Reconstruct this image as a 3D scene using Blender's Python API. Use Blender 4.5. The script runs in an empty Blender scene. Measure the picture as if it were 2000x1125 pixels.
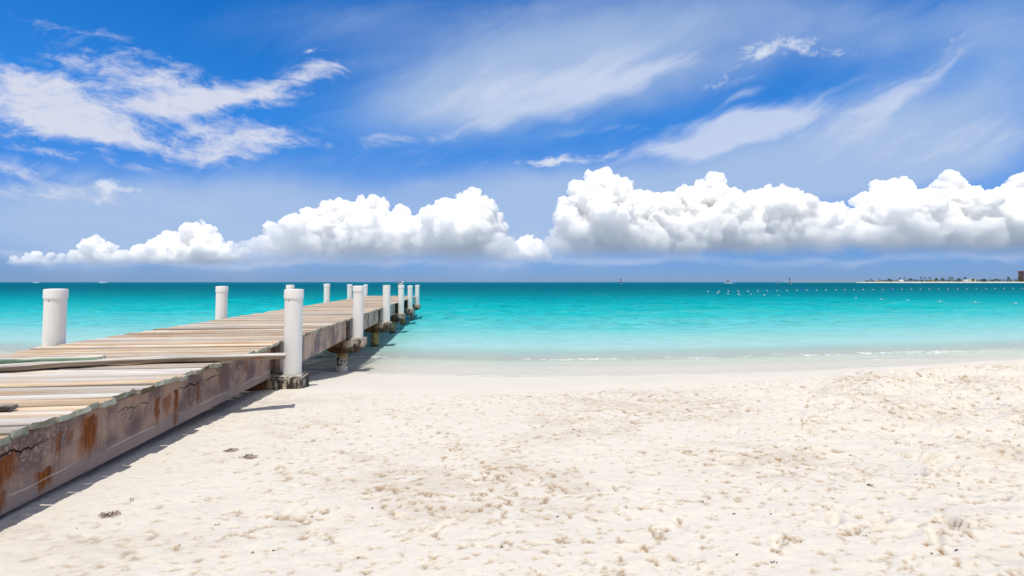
import bpy, bmesh, math, random
import numpy as np
from mathutils import Vector, Matrix

# ------------------------------------------------------------------ camera, sky, sun, exposure
scene = bpy.context.scene
COL = scene.collection
EYE = 2.21                       # metres above the water
F_PX, PITCH, PPY = 960.0, math.radians(2.5), 508.5
cam_d = bpy.data.cameras.new('camera')
cam = bpy.data.objects.new('camera', cam_d)
COL.objects.link(cam)
cam.location = (0, 0, EYE)
cam.rotation_euler = (math.radians(90) + PITCH, 0, 0)
cam_d.sensor_width = 36.0
cam_d.lens = 36.0 * F_PX / 2000.0
cam_d.shift_y = -(562.5 - PPY) / 2000.0
cam_d.clip_start, cam_d.clip_end = 0.05, 120000.0
scene.camera = cam
scene.view_settings.view_transform = 'Standard'
scene.view_settings.look = 'None'
scene.view_settings.gamma = 1.0
scene.view_settings.use_curve_mapping = False
scene.view_settings.exposure = 0.38
scene.cycles.diffuse_bounces = 5
scene.cycles.volume_bounces = 64
scene.cycles.max_bounces = 68
scene.cycles.diffuse_bounces = 5
scene.cycles.transparent_max_bounces = 24
scene.cycles.sample_clamp_indirect = 6.0
scene.cycles.caustics_reflective = False
scene.cycles.caustics_refractive = False

SUN_DIR = Vector((-0.06, -0.27, 1.0)).normalized()      # towards the sun
sun_d = bpy.data.lights.new('sun', 'SUN')
sun_d.energy, sun_d.angle, sun_d.color = 3.05, math.radians(0.5), (1.0, 0.95, 0.86)
sun = bpy.data.objects.new('sun', sun_d)
COL.objects.link(sun)
sun.rotation_euler = SUN_DIR.to_track_quat('Z', 'Y').to_euler()


def ray(px, py):
    """direction in the world of a point of the 2000 x 1125 photograph"""
    a, b = (px - 1000.0) / F_PX, (PPY - py) / F_PX
    c, s = math.cos(PITCH), math.sin(PITCH)
    return Vector((a, c - b * s, s + b * c))


def on_z(px, py, z=0.0):
    d = ray(px, py)
    t = (z - EYE) / d.z
    return Vector((d.x * t, d.y * t, z))


def chart(px, py):
    d = ray(px, py)
    return d.x / d.y, d.z / d.y


# ------------------------------------------------------------------ node helper
class G:
    def __init__(self, tree):
        self.t = tree
        self.N, self.L = tree.nodes, tree.links

    def put(self, sock, v):
        if v is None:
            return
        if isinstance(v, bpy.types.NodeSocket):
            self.L.new(v, sock)
        elif sock.type == 'RGBA' and hasattr(v, '__len__') and len(v) == 3:
            sock.default_value = (*v, 1)
        else:
            sock.default_value = v

    def n(self, typ, ins=None, **props):
        nd = self.N.new(typ)
        for k, v in props.items():
            setattr(nd, k, v)
        for k, v in (ins or {}).items():
            self.put(nd.inputs[k], v)
        return nd

    def m(self, op, a, b=None, c=None, clamp=False):
        nd = self.N.new('ShaderNodeMath')
        nd.operation, nd.use_clamp = op, clamp
        self.put(nd.inputs[0], a)
        self.put(nd.inputs[1], b)
        self.put(nd.inputs[2], c)
        return nd.outputs[0]

    def add(self, a, b): return self.m('ADD', a, b)
    def sub(self, a, b): return self.m('SUBTRACT', a, b)
    def mul(self, a, b, clamp=False): return self.m('MULTIPLY', a, b, clamp=clamp)
    def div(self, a, b): return self.m('DIVIDE', a, b)

    def vm(self, op, a, b=None):
        nd = self.N.new('ShaderNodeVectorMath')
        nd.operation = op
        self.put(nd.inputs[0], a)
        if b is not None:
            self.put(nd.inputs['Scale'] if op == 'SCALE' else nd.inputs[1], b)
        return nd.outputs[0]

    def comb(self, x=0.0, y=0.0, z=0.0):
        return self.n('ShaderNodeCombineXYZ', {0: x, 1: y, 2: z}).outputs[0]

    def sep(self, v):
        return self.n('ShaderNodeSeparateXYZ', {0: v}).outputs

    def noise(self, vec, scale=1.0, detail=4.0, rough=0.55, dist=0.0, lac=2.0, dim='3D', color=False):
        nd = self.n('ShaderNodeTexNoise', {'Vector': vec, 'Scale': scale, 'Detail': detail,
                    'Roughness': rough, 'Distortion': dist, 'Lacunarity': lac}, noise_dimensions=dim)
        return nd.outputs['Color' if color else 'Fac']

    def mr(self, v, a, b, c=0.0, d=1.0, smooth=True):
        nd = self.n('ShaderNodeMapRange', {'Value': v, 'From Min': a, 'From Max': b, 'To Min': c, 'To Max': d},
                    clamp=True)
        nd.interpolation_type = 'SMOOTHSTEP' if smooth else 'LINEAR'
        return nd.outputs[0]

    def mix(self, f, a, b, blend='MIX'):
        nd = self.N.new('ShaderNodeMix')
        nd.data_type, nd.blend_type = 'RGBA', blend
        self.put(nd.inputs[0], f)
        self.put(nd.inputs[6], a)
        self.put(nd.inputs[7], b)
        return nd.outputs[2]

    def ramp(self, f, stops, interp='LINEAR'):
        nd = self.n('ShaderNodeValToRGB', {0: f})
        cr = nd.color_ramp
        cr.interpolation = interp
        while len(cr.elements) < len(stops):
            cr.elements.new(0.5)
        for e, (p, c) in zip(cr.elements, stops):
            e.position, e.color = p, (*c, 1)
        return nd.outputs[0]

    def attr(self, name, out='Fac'):
        return self.n('ShaderNodeAttribute', attribute_name=name).outputs[out]

    def bump(self, h, strength=0.5, dist=0.01, normal=None):
        return self.n('ShaderNodeBump', {'Height': h, 'Strength': strength, 'Distance': dist,
                                         'Normal': normal}).outputs[0]


def mat(name, build):
    m = bpy.data.materials.new(name)
    m.use_nodes = True
    m.node_tree.nodes.clear()
    g = G(m.node_tree)
    out = g.N.new('ShaderNodeOutputMaterial')
    g.L.new(build(g), out.inputs['Surface'])
    return m


def principled(g, col, rough=0.7, normal=None, spec=0.3, **kw):
    ins = {'Base Color': col, 'Roughness': rough, 'Specular IOR Level': spec, 'Normal': normal}
    ins.update(kw)
    return g.n('ShaderNodeBsdfPrincipled', ins).outputs[0]


# ------------------------------------------------------------------ world
world = bpy.data.worlds.new('World')
scene.world = world
world.use_nodes = True
world.node_tree.nodes.clear()


def build_world(g):
    def K(*c): return tuple(k / (SKY_STRENGTH * 2 ** scene.view_settings.exposure) for k in c)
    out = g.N.new('ShaderNodeOutputWorld')
    sky = g.N.new('ShaderNodeTexSky')
    sky.sky_type = 'NISHITA'
    sky.sun_disc = False
    sky.sun_elevation = math.asin(SUN_DIR.z)
    sky.sun_rotation = math.atan2(SUN_DIR.x, SUN_DIR.y)
    sky.altitude, sky.air_density, sky.dust_density, sky.ozone_density = 2500.0, 1.0, 0.3, 4.0
    d = g.n('ShaderNodeTexCoord').outputs['Generated']
    x, y, z = g.sep(d)
    ys = g.m('MAXIMUM', y, 0.05)
    u, v = g.div(x, ys), g.div(z, ys)
    elev = g.m('MAXIMUM', z, 0.0)
    # clean tropical air: a deep blue sky that stays blue to the horizon
    skyc = g.mix(1.0, sky.outputs[0], g.ramp(g.mr(z, 0.0, 0.5, smooth=False), SKY_TINT), 'MULTIPLY')
    uv = g.comb(u, v, 0.0)
    warp = g.vm('SCALE', g.vm('SUBTRACT', g.noise(uv, 5.0, 3, color=True), (0.5, 0.5, 0.5)), 0.07)
    uvw = g.vm('ADD', uv, warp)

    def patches(lst):
        tot = None
        for (px, py, rx, ry, ang, st) in lst:
            cu, cv = chart(px, py)
            src = uvw if tot is None else g.vm('ADD', uvw, g.mul(tot, 1e-9))     # keeps the evaluation one patch at a time
            mp = g.n('ShaderNodeMapping', {'Vector': src, 'Location': (cu, cv, 0), 'Rotation': (0, 0, math.radians(ang)),
                     'Scale': (rx / F_PX, ry / F_PX, 1)}, vector_type='TEXTURE').outputs[0]
            q = g.n('ShaderNodeVectorMath', {0: mp, 1: mp}, operation='DOT_PRODUCT').outputs['Value']
            e = g.mul(g.m('POWER', 2.718, g.mul(q, -1.0)), st)
            tot = e if tot is None else g.add(tot, e)
        return tot

    def field(ang, sx, sy, scale, detail, rough, dist=0.0, off=0.0, src=None):
        mp = g.n('ShaderNodeMapping', {'Vector': src or uvw, 'Rotation': (0, 0, math.radians(-ang)), 'Location': (off, off, off)}).outputs[0]
        mp = g.vm('MULTIPLY', mp, (sx, sy, 1.0))
        return g.noise(mp, scale, detail, rough, dist)

    front = g.mr(y, 0.05, 0.2)
    c = skyc
    # broad thin veils
    nv = field(20, 1.0, 3.0, 3.0, 6, 0.55, 0.6, 3.1)
    fv = g.add(patches(VEILS), g.mul(g.sub(nv, 0.5), 0.55))
    c = g.mix(g.mul(g.mul(g.mr(fv, 0.05, 0.95), 0.82), front), c, K(0.44, 0.57, 0.79))
    # fibrous cirrus rising to the right
    ns = g.add(g.mul(field(27, 1.0, 5.5, 4.0, 8, 0.62, 0.5, 7.7), 0.75), g.mul(field(15, 1.0, 2.2, 11.0, 6, 0.6, 0.3, 1.3), 0.25))
    ps = patches(STREAKS)
    fs = g.add(ps, g.mul(g.sub(ns, 0.5), 1.9))
    c = g.mix(g.mul(g.mul(g.mr(fs, 0.25, 1.15), g.mr(ps, 0.03, 0.3, 0.0, 0.85)), front), c, K(0.60, 0.68, 0.87))
    # lumpy altocumulus of the left half
    nl1 = field(-16, 1.0, 4.0, 5.0, 8, 0.66, 0.6, 2.2)
    nl2 = field(-10, 1.0, 2.2, 19.0, 6, 0.65, 0.5, 9.0)
    nl = g.add(g.mul(nl1, 0.55), g.mul(nl2, 0.45))
    pl = patches(LUMPS)
    fl = g.add(pl, g.mul(g.sub(nl, 0.5), 3.2))
    al = g.mul(g.mul(g.mr(fl, 0.18, 1.25), g.mr(pl, 0.02, 0.3)), g.mr(nl2, 0.2, 0.55, 0.72, 1.0))
    c = g.mix(g.mul(g.mul(al, 0.95), front), c, K(0.70, 0.73, 0.85))
    # small torn puffs
    np_ = field(10, 1.0, 1.6, 26.0, 6, 0.62, 0.3, 4.4)
    pp = patches(PUFFS)
    fp = g.add(pp, g.mul(g.sub(np_, 0.5), 2.4))
    c = g.mix(g.mul(g.mul(g.mr(fp, 0.3, 1.1), g.mr(pp, 0.05, 0.4, 0.0, 0.9)), front), c, K(0.74, 0.79, 0.90))
    # far clouds low over the sea
    nh = field(0, 1.0, 2.6, 14.0, 7, 0.6, 0.2, 5.5)
    ph = patches(LOW)
    fh = g.add(ph, g.mul(g.sub(nh, 0.5), 1.7))
    c = g.mix(g.mul(g.mul(g.mr(fh, 0.0, 1.25), g.mr(ph, 0.0, 0.9, 0.0, 0.5)), front), c, K(0.55, 0.64, 0.82))
    # bright broken cloud added out of view behind, to whiten the fill light
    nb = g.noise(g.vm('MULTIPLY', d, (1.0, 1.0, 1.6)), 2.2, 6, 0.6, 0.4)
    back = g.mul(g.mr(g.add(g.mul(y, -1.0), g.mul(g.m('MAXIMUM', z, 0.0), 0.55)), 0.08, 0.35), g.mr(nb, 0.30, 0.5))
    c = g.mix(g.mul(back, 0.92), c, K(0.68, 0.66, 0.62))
    c = g.mix(g.mr(z, 0.0, -0.02), c, K(0.16, 0.30, 0.42))
    # strengths are for the sky texture; the cloud colours above are in its units after the scale below
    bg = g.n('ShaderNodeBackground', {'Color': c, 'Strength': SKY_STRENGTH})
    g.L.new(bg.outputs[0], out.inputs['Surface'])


SKY_STRENGTH = 0.1
SKY_TINT = [(0.0, (0.25, 0.36, 0.68)), (0.08, (0.28, 0.43, 0.75)), (0.3, (0.30, 0.66, 1.08)), (0.6, (0.21, 0.92, 1.48)), (1.0, (0.06, 0.82, 1.5))]
VEILS = [(1150, 90, 520, 130, 8, 0.75), (1750, 260, 500, 90, 14, 0.8), (980, 190, 260, 70, 10, 0.6), (1900, 60, 350, 90, 5, 0.45),
         (180, 420, 420, 80, 0, 0.95), (1050, 410, 220, 80, 0, 0.9), (600, 400, 300, 60, 0, 0.5), (1650, 340, 500, 70, 5, 0.7), (560, 480, 500, 50, 0, 0.5), (620, 40, 200, 60, 0, 0.2)]
STREAKS = [(1500, 232, 120, 20, 3, 0.6), (1380, 285, 90, 16, 5, 0.6), (1160, 255, 120, 13, 5, 0.4), (1745, 210, 130, 17, 40, 0.5), (1425, 163, 60, 14, 20, 0.5), (1462, 186, 40, 11, 20, 0.45), (1230, 150, 140, 16, 25, 0.45), (1000, 225, 150, 18, 20, 0.4), (1180, 170, 180, 50, 22, 0.55), (1420, 250, 190, 38, 12, 0.75), (1700, 210, 170, 30, 32, 0.6), (930, 200, 190, 45, 15, 0.5),
           (1880, 270, 260, 60, 10, 0.55), (1350, 290, 160, 30, 10, 0.6), (1100, 140, 300, 70, 15, 0.35), (60, 320, 200, 25, -14, 0.5), (120, 70, 160, 30, -15, 0.35),
           (820, 320, 300, 30, 0, 0.25), (1780, 120, 250, 50, 20, 0.25)]
LUMPS = [(480, 192, 150, 13, 6, 0.5), (350, 122, 90, 10, -14, 0.45), (60, 150, 120, 22, -12, 0.55), (150, 255, 130, 22, -14, 0.5), (520, 210, 80, 8, 8, 0.35), (70, 200, 150, 58, -14, 1.0), (200, 245, 110, 34, -14, 0.8), (280, 150, 170, 34, -14, 0.62), (420, 185, 170, 26, 8, 0.7), (600, 138, 70, 20, 15, 0.62), (540, 165, 90, 16, 12, 0.4),
         (440, 290, 120, 34, 3, 0.95), (540, 270, 110, 26, -4, 0.5), (100, 300, 120, 10, -10, 0.42), (320, 200, 130, 40, 0, 0.55), (790, 278, 90, 16, 6, 0.62), (20, 330, 120, 16, -16, 0.6),
         (160, 110, 110, 20, -18, 0.35), (330, 340, 110, 10, -12, 0.3), (100, 375, 200, 22, -4, 0.45), (380, 250, 90, 14, 5, 0.4), (110, 40, 140, 22, -14, 0.25), (200, 70, 90, 14, -14, 0.3)]
PUFFS = [(216, 358, 26, 15, 0, 0.8), (255, 364, 38, 7, 0, 0.65), (200, 385, 18, 14, 0, 0.45), (1520, 100, 95, 24, 10, 0.85), (1640, 112, 60, 12, 3, 0.55), (620, 100, 25, 8, 5, 0.6), (1070, 315, 60, 11, 3, 0.8), (1165, 307, 55, 12, 10, 0.75),
         (1860, 78, 28, 6, 10, 0.6), (1410, 160, 40, 14, 15, 0.5), (610, 133, 40, 12, 15, 0.55)]
LOW = [(230, 505, 280, 20, 0, 0.75), (1640, 508, 500, 14, 0, 0.75), (750, 512, 280, 12, 0, 0.6), (1150, 510, 200, 12, 0, 0.55), (1020, 470, 60, 25, 0, 0.7), (60, 495, 120, 10, 0, 0.6), (70, 435, 90, 10, 0, 0.2), (480, 515, 160, 10, 0, 0.4), (830, 370, 60, 18, 0, 0.7), (400, 405, 90, 22, 0, 0.55),
       (1950, 500, 120, 10, 0, 0.5)]
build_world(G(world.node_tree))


# ------------------------------------------------------------------ object helpers
def tag(o, label=None, cat=None, group=None, kind=None):
    if label: o['label'] = label
    if cat: o['category'] = cat
    if group: o['group'] = group
    if kind: o['kind'] = kind
    return o


def empty(name, loc=(0, 0, 0), rz=0.0, label=None, cat=None, group=None):
    o = bpy.data.objects.new(name, None)
    o.empty_display_size = 0.2
    o.location, o.rotation_euler = loc, (0, 0, rz)
    COL.objects.link(o)
    return tag(o, label, cat, group)


def link_mesh(name, me, m=None, parent=None, loc=None, smooth=False):
    o = bpy.data.objects.new(name, me)
    if m is not None:
        for k in (m if isinstance(m, (list, tuple)) else [m]):
            me.materials.append(k)
    if parent is not None: o.parent = parent
    if loc is not None: o.location = loc
    if smooth:
        me.polygons.foreach_set('use_smooth', [True] * len(me.polygons))
    COL.objects.link(o)
    return o


def from_bm(name, bm, m=None, parent=None, loc=None, smooth=False):
    bmesh.ops.recalc_face_normals(bm, faces=bm.faces)
    me = bpy.data.meshes.new(name)
    bm.to_mesh(me)
    bm.free()
    return link_mesh(name, me, m, parent, loc, smooth)


def np_mesh(name, verts, quads):
    me = bpy.data.meshes.new(name)
    me.vertices.add(len(verts))
    me.vertices.foreach_set('co', np.asarray(verts, np.float32).ravel())
    nq = len(quads)
    me.loops.add(nq * 4)
    me.loops.foreach_set('vertex_index', np.asarray(quads, np.int32).ravel())
    me.polygons.add(nq)
    me.polygons.foreach_set('loop_start', np.arange(0, nq * 4, 4, dtype=np.int32))
    me.polygons.foreach_set('loop_total', np.full(nq, 4, np.int32))
    me.update(calc_edges=True)
    return me


def grid_quads(nx, ny):
    i = np.arange(nx * ny).reshape(ny, nx)
    return np.stack([i[:-1, :-1], i[:-1, 1:], i[1:, 1:], i[1:, :-1]], -1).reshape(-1, 4)


def set_attr(me, name, vals):
    a = me.attributes.new(name, 'FLOAT', 'POINT')
    a.data.foreach_set('value', np.asarray(vals, np.float32).ravel())


def box(bm, lo, hi, bevel=0.0):
    r = bmesh.ops.create_cube(bm, size=1.0)
    vs = r['verts']
    for v in vs:
        v.co = Vector([lo[i] + (v.co[i] + 0.5) * (hi[i] - lo[i]) for i in range(3)])
    if bevel > 0:
        es = list({e for v in vs for e in v.link_edges})
        bmesh.ops.bevel(bm, geom=es, offset=bevel, segments=2, affect='EDGES', profile=0.6)
    return vs


def tube(bm, pts, radii, seg=12, cap=True):
    """a round bar through pts with a radius per point"""
    rings = []
    pts = [Vector(p) for p in pts]
    ref = None
    for i, p in enumerate(pts):
        d = (pts[min(i + 1, len(pts) - 1)] - pts[max(i - 1, 0)])
        d = d.normalized() if d.length > 1e-9 else Vector((0, 0, 1))
        if ref is None:
            ref = d.orthogonal().normalized()
        a = (ref - d * ref.dot(d))
        a = a.normalized() if a.length > 1e-6 else d.orthogonal().normalized()
        ref = a
        b = d.cross(a)
        rings.append([bm.verts.new(p + (a * math.cos(t) + b * math.sin(t)) * radii[i])
                      for t in [2 * math.pi * k / seg for k in range(seg)]])
    for r0, r1 in zip(rings, rings[1:]):
        for k in range(seg):
            bm.faces.new((r0[k], r0[(k + 1) % seg], r1[(k + 1) % seg], r1[k]))
    if cap:
        bm.faces.new(rings[0][::-1])
        bm.faces.new(rings[-1])


def lathe(bm, prof, seg=40):
    tube(bm, [(0, 0, z) for r, z in prof], [r for r, z in prof], seg)


# ------------------------------------------------------------------ lattice noise in numpy
def _hash(ix, iy, iz, seed):
    h = (ix.astype(np.int64) * 374761393 + iy.astype(np.int64) * 668265263 + iz.astype(np.int64) * 2147483647 + seed * 974634777)
    h = (h ^ (h >> 13)) * 1274126177
    h = h & 0xffffffff
    h = (h ^ (h >> 16)) * 2246822519
    return ((h & 0xffffff) / float(0xffffff)).astype(np.float32)


def vnoise(x, y, z=None, seed=0):
    x0, y0 = np.floor(x), np.floor(y)
    fx, fy = x - x0, y - y0
    fx, fy = fx * fx * fx * (fx * (fx * 6 - 15) + 10), fy * fy * fy * (fy * (fy * 6 - 15) + 10)
    ix, iy = x0.astype(np.int64), y0.astype(np.int64)
    if z is None:
        zz = np.zeros_like(ix)
        a, b = _hash(ix, iy, zz, seed), _hash(ix + 1, iy, zz, seed)
        c, d = _hash(ix, iy + 1, zz, seed), _hash(ix + 1, iy + 1, zz, seed)
        return (a * (1 - fx) + b * fx) * (1 - fy) + (c * (1 - fx) + d * fx) * fy
    z0 = np.floor(z)
    fz = z - z0
    fz = fz * fz * fz * (fz * (fz * 6 - 15) + 10)
    iz = z0.astype(np.int64)
    res = 0
    for dz, wz in ((0, 1 - fz), (1, fz)):
        a, b = _hash(ix, iy, iz + dz, seed), _hash(ix + 1, iy, iz + dz, seed)
        c, d = _hash(ix, iy + 1, iz + dz, seed), _hash(ix + 1, iy + 1, iz + dz, seed)
        res = res + wz * ((a * (1 - fx) + b * fx) * (1 - fy) + (c * (1 - fx) + d * fx) * fy)
    return res


def fbm(x, y, z=None, octaves=4, gain=0.5, seed=0):
    tot, amp, norm = 0.0, 1.0, 0.0
    for k in range(octaves):
        f = 2.03 ** k
        tot = tot + amp * vnoise(x * f + 17.3 * k, y * f - 9.1 * k, None if z is None else z * f + 5.7 * k, seed + k * 31)
        norm += amp
        amp *= gain
    return tot / norm


def sstep(a, b, x):
    t = np.clip((x - a) / (b - a), 0, 1)
    return t * t * (3 - 2 * t)


# ------------------------------------------------------------------ beach profile
WX = [-3000, -60, -8, -3.5, 0, 3, 8, 14, 30, 80, 400, 3000]
WY = [60, 18, 12.4, 11.9, 11.5, 11.6, 12.3, 13.2, 16.5, 27, 60, 200]
CX = [-3000, -60, -8, 0, 4, 8, 14, 30, 80, 400, 3000]
CY = [50, 10, 6.9, 7.3, 8.0, 9.2, 10.9, 14.2, 24, 56, 195]


def water_y(x): return np.interp(x, WX, WY) + 0.14 * (fbm(x * 0.35, x * 0 + 3.3, octaves=3, seed=5) - 0.5) * 2
def crest_y(x): return np.interp(x, CX, CY) + 0.35 * (fbm(x * 0.4, x * 0 + 8.3, octaves=3, seed=9) - 0.5) * 2


def beach_z(x, y):
    """smooth height of the sand over the water"""
    wy, cy = water_y(x), crest_y(x)
    dry = np.where(y < cy, 0.655 + 0.032 * np.clip(cy - y, 0, 6), 0)
    t = np.clip((y - cy) / np.maximum(wy - cy, 0.1), 0, 1)
    slope = 0.655 + (0.03 - 0.655) * (0.75 * t + 0.25 * t * t * (3 - 2 * t))
    s = np.maximum(y - wy, 0)
    sea = 0.03 - np.interp(s, [0, 1.5, 3.7, 8, 18, 50, 200, 2000], [0, 0.1, 0.28, 0.75, 1.6, 2.8, 5, 9])
    return np.where(y < cy, dry, np.where(y < wy, slope, sea))


# ------------------------------------------------------------------ sand
rng = np.random.default_rng(7)
random.seed(7)


def axis(parts):
    out = [np.array([parts[0][0]])]
    for a, b, n in parts:
        out.append(a + (b - a) * np.arange(1, n + 1) / n)
    return np.concatenate(out)


def geo(a, b, n, first):
    """n steps from a to b growing from about `first`"""
    lo, hi = 1.0001, 3.0
    L = abs(b - a)
    for _ in range(80):
        r = (lo + hi) / 2
        if first * (r ** n - 1) / (r - 1) < L: lo = r
        else: hi = r
    st = first * r ** np.arange(n)
    st *= L / st.sum()
    return a + np.sign(b - a) * np.cumsum(st)


def build_sand():
    ys_near = [1.0]
    while ys_near[-1] < 13.6:
        ys_near.append(ys_near[-1] + 0.0085 + 0.0016 * max(ys_near[-1] - 1.5, 0))
    ys_near = np.array(ys_near)
    ys = np.concatenate([geo(1.0, -80, 22, 0.05)[::-1], ys_near, geo(ys_near[-1], 45000, 55, 0.05)])
    xs_mid = np.linspace(-5.5, 14.5, 1180)
    xs = np.concatenate([geo(-5.5, -45000, 45, 0.03)[::-1], xs_mid, geo(14.5, 45000, 50, 0.03)])
    X, Y = np.meshgrid(xs, ys)
    X, Y = X.astype(np.float64), Y.astype(np.float64)
    Z = beach_z(X, Y)
    near = ((X > -5.6) & (X < 14.6) & (Y > 0.9) & (Y < 13.7)).astype(float)
    cy, wy = crest_y(X), water_y(X)
    rag = 0.55 * (fbm(X * 1.3, Y * 1.3, octaves=4, seed=14) - 0.5)
    tram = sstep(0.10, 0.75, cy - Y + rag)                         # trampled ground behind the crest
    right = sstep(1.0, 6.0, X - 0.15 * Y + 0.5)                       # soft churned sand to the right
    pierside = sstep(-0.6, 1.6, X + 2.3 + 0.11 * Y)                   # smoother sand along the pier
    H = np.zeros_like(X)
    big = fbm(X * 1.1, Y * 1.5, octaves=3, seed=21) - 0.5
    H += tram * (0.03 + 0.16 * right) * big
    rid = 1 - np.abs(2 * fbm(X * 2.3 + 0.4 * fbm(X * 3, Y * 3, seed=3), Y * 3.3, octaves=3, seed=33) - 1)
    H += tram * (0.008 + 0.085 * right) * (rid - 0.7) * (0.35 + 0.65 * pierside)
    mid = fbm(X * 6.5, Y * 8.0, octaves=3, seed=41) - 0.5
    H += tram * (0.016 + 0.024 * right) * mid * (0.4 + 0.6 * pierside)
    # broken crust: small scuffs that turn up the damp, browner sand
    sc = fbm(X * 20.0 + 3.0 * big, Y * 23.0 + 3.0 * mid, octaves=4, gain=0.66, seed=52)
    patch = fbm(X * 0.9 + 3, Y * 1.2, octaves=4, seed=61)
    band = np.exp(-((X - 0.4 - 0.25 * (Y - 4)) / 2.6) ** 2) * np.exp(-((Y - 5.4) / 2.0) ** 2)
    dens = 0.040 * band + 0.20 * (patch - 0.5) - 0.010 * right + 0.022 * np.exp(-((cy - Y - 0.5) / 0.6) ** 2) * sstep(-1.5, 1.0, X)
    sc_m = sstep(0.640, 0.690, sc + dens) * tram * (0.35 + 0.65 * pierside)
    H -= 0.016 * sc_m
    lip = sstep(0.60, 0.65, sc + dens) * (1 - sc_m) * tram
    H += 0.007 * lip * pierside
    damp = 1.0 * sc_m
    damp = np.maximum(damp, 0.24 * sstep(0.46, 0.68, patch + 0.26 * band - 0.05) * tram * sstep(0.40, 0.62, fbm(X * 4, Y * 6, octaves=5, gain=0.62, seed=71)))
    # footprints and scoops
    def dent(cx, cyy, L, Wd, ang, dep, brown):
        R = L * 1.5
        i0, i1 = np.searchsorted(xs, cx - R), np.searchsorted(xs, cx + R)
        j0, j1 = np.searchsorted(ys, cyy - R), np.searchsorted(ys, cyy + R)
        if i1 - i0 < 3 or j1 - j0 < 3: return
        sx, sy = X[j0:j1, i0:i1] - cx, Y[j0:j1, i0:i1] - cyy
        a = sx * math.cos(ang) + sy * math.sin(ang)
        b = -sx * math.sin(ang) + sy * math.cos(ang)
        wob = 0.35 * (fbm(X[j0:j1, i0:i1] * 14, Y[j0:j1, i0:i1] * 14, octaves=3, seed=91) - 0.5)
        r = np.sqrt((a / L) ** 2 + (b / Wd) ** 2) * 2 + wob
        k = tram[j0:j1, i0:i1]
        tilt = 0.65 + 0.35 * np.clip(a / L * 2, -1, 1)
        bowl = np.where(r < 1, (1 - sstep(0.15, 1.0, r)) * tilt, 0)
        rim = np.exp(-((r - 1.12) / 0.2) ** 2) * (0.4 + 0.6 * np.clip(-a / L * 2, 0, 1))
        H[j0:j1, i0:i1] += k * dep * (-bowl + 0.35 * rim)
        if brown > 0:
            n = fbm(X[j0:j1, i0:i1] * 22, Y[j0:j1, i0:i1] * 22, octaves=3, seed=97)
            damp[j0:j1, i0:i1] = np.maximum(damp[j0:j1, i0:i1], brown * k * sstep(0.25, 0.75, bowl) * sstep(0.3, 0.55, n + 0.1))
    for _ in range(520):
        yy = 1.4 + 10.0 * rng.random() ** 1.2
        xx = -2.4 + (yy * 1.15 + 2.5) * rng.random() ** 0.8
        if xx < -2.2 - 0.11 * yy + 0.6: continue
        rr = 0.4 + 0.6 * min(max((xx - 0.5) / 3.0, 0), 1)
        if rng.random() > rr: continue
        dent(xx, yy, rng.uniform(0.12, 0.27), rng.uniform(0.07, 0.12), rng.uniform(0, 6.28), rng.uniform(0.03, 0.085) * rr,
             rng.uniform(0.2, 0.9) if rng.random() < 0.45 else 0)
    for _ in range(300):                                             # heel and toe scoops, small and dark
        yy = 1.6 + 9.5 * rng.random() ** 1.3
        xx = -2.0 + (yy * 1.15 + 2.2) * rng.random()
        dent(xx, yy, 0.025 + 0.10 * rng.random() ** 2.5, 0.018 + 0.045 * rng.random() ** 2, rng.uniform(-1.2, 0.9), rng.uniform(0.012, 0.03), rng.uniform(0.5, 1.0))
    H += 0.009 * (fbm(X * 22, Y * 24, octaves=3, seed=101) - 0.5) * (0.25 + tram)
    Z = Z + H * near
    me = np_mesh('sand', np.stack([X, Y, Z], -1).reshape(-1, 3), grid_quads(len(xs), len(ys)))
    set_attr(me, 'damp', damp * near)
    wet = sstep(-0.55, -0.1, Y - wy + 0.1 * (fbm(X * 2, Y * 2, seed=77) - 0.5)) * 1.0
    set_attr(me, 'wet', wet)
    set_attr(me, 'tram', tram * near)
    o = link_mesh('sand', me, M_SAND, smooth=True)
    tag(o, 'white sand beach sloping into the shallow sea', kind='structure')
    return o


def m_sand(g):
    p = g.n('ShaderNodeNewGeometry').outputs['Position']
    damp, wet = g.attr('damp'), g.attr('wet')
    base = g.mix(g.noise(p, 1.3, 5, 0.6), (0.60, 0.56, 0.495), (0.665, 0.632, 0.58))
    base = g.mix(g.mul(g.mr(g.noise(p, 3.1, 4, 0.6, 0.5), 0.5, 0.75), 0.35), base, (0.685, 0.655, 0.605))
    grain = g.noise(p, 420.0, 2, 0.6)
    base = g.mix(g.mul(g.mr(grain, 0.35, 0.75, smooth=False), 0.18), base, (0.42, 0.34, 0.25))
    fm = g.mul(g.mr(g.noise(p, 26.0, 6, 0.72, 0.8), 0.60, 0.65), g.mr(g.noise(p, 0.8, 4, 0.65, 0.3), 0.40, 0.62, 0.12, 1.0))
    damp = g.m('MAXIMUM', damp, g.mul(g.mul(fm, g.attr('tram')), 0.75))
    damp = g.mul(damp, g.mr(g.noise(p, 55.0, 5, 0.75, 0.5), 0.32, 0.56, 0.35, 1.25))
    base = g.mix(g.mul(damp, 0.78), base, g.mix(g.noise(p, 40, 3), (0.19, 0.12, 0.065), (0.36, 0.255, 0.16)))
    base = g.mix(g.mul(wet, 0.6), base, (0.56, 0.525, 0.47))
    h = g.add(g.mul(g.noise(p, 260.0, 3, 0.65), 0.5), g.noise(p, 60.0, 3, 0.6))
    nrm = g.bump(h, 0.5, 0.010)
    rough = g.mr(wet, 0, 1, 0.95, 0.45)
    return principled(g, base, rough, nrm, 0.15)


M_SAND = mat('sand', m_sand)
SAND = build_sand()


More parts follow.
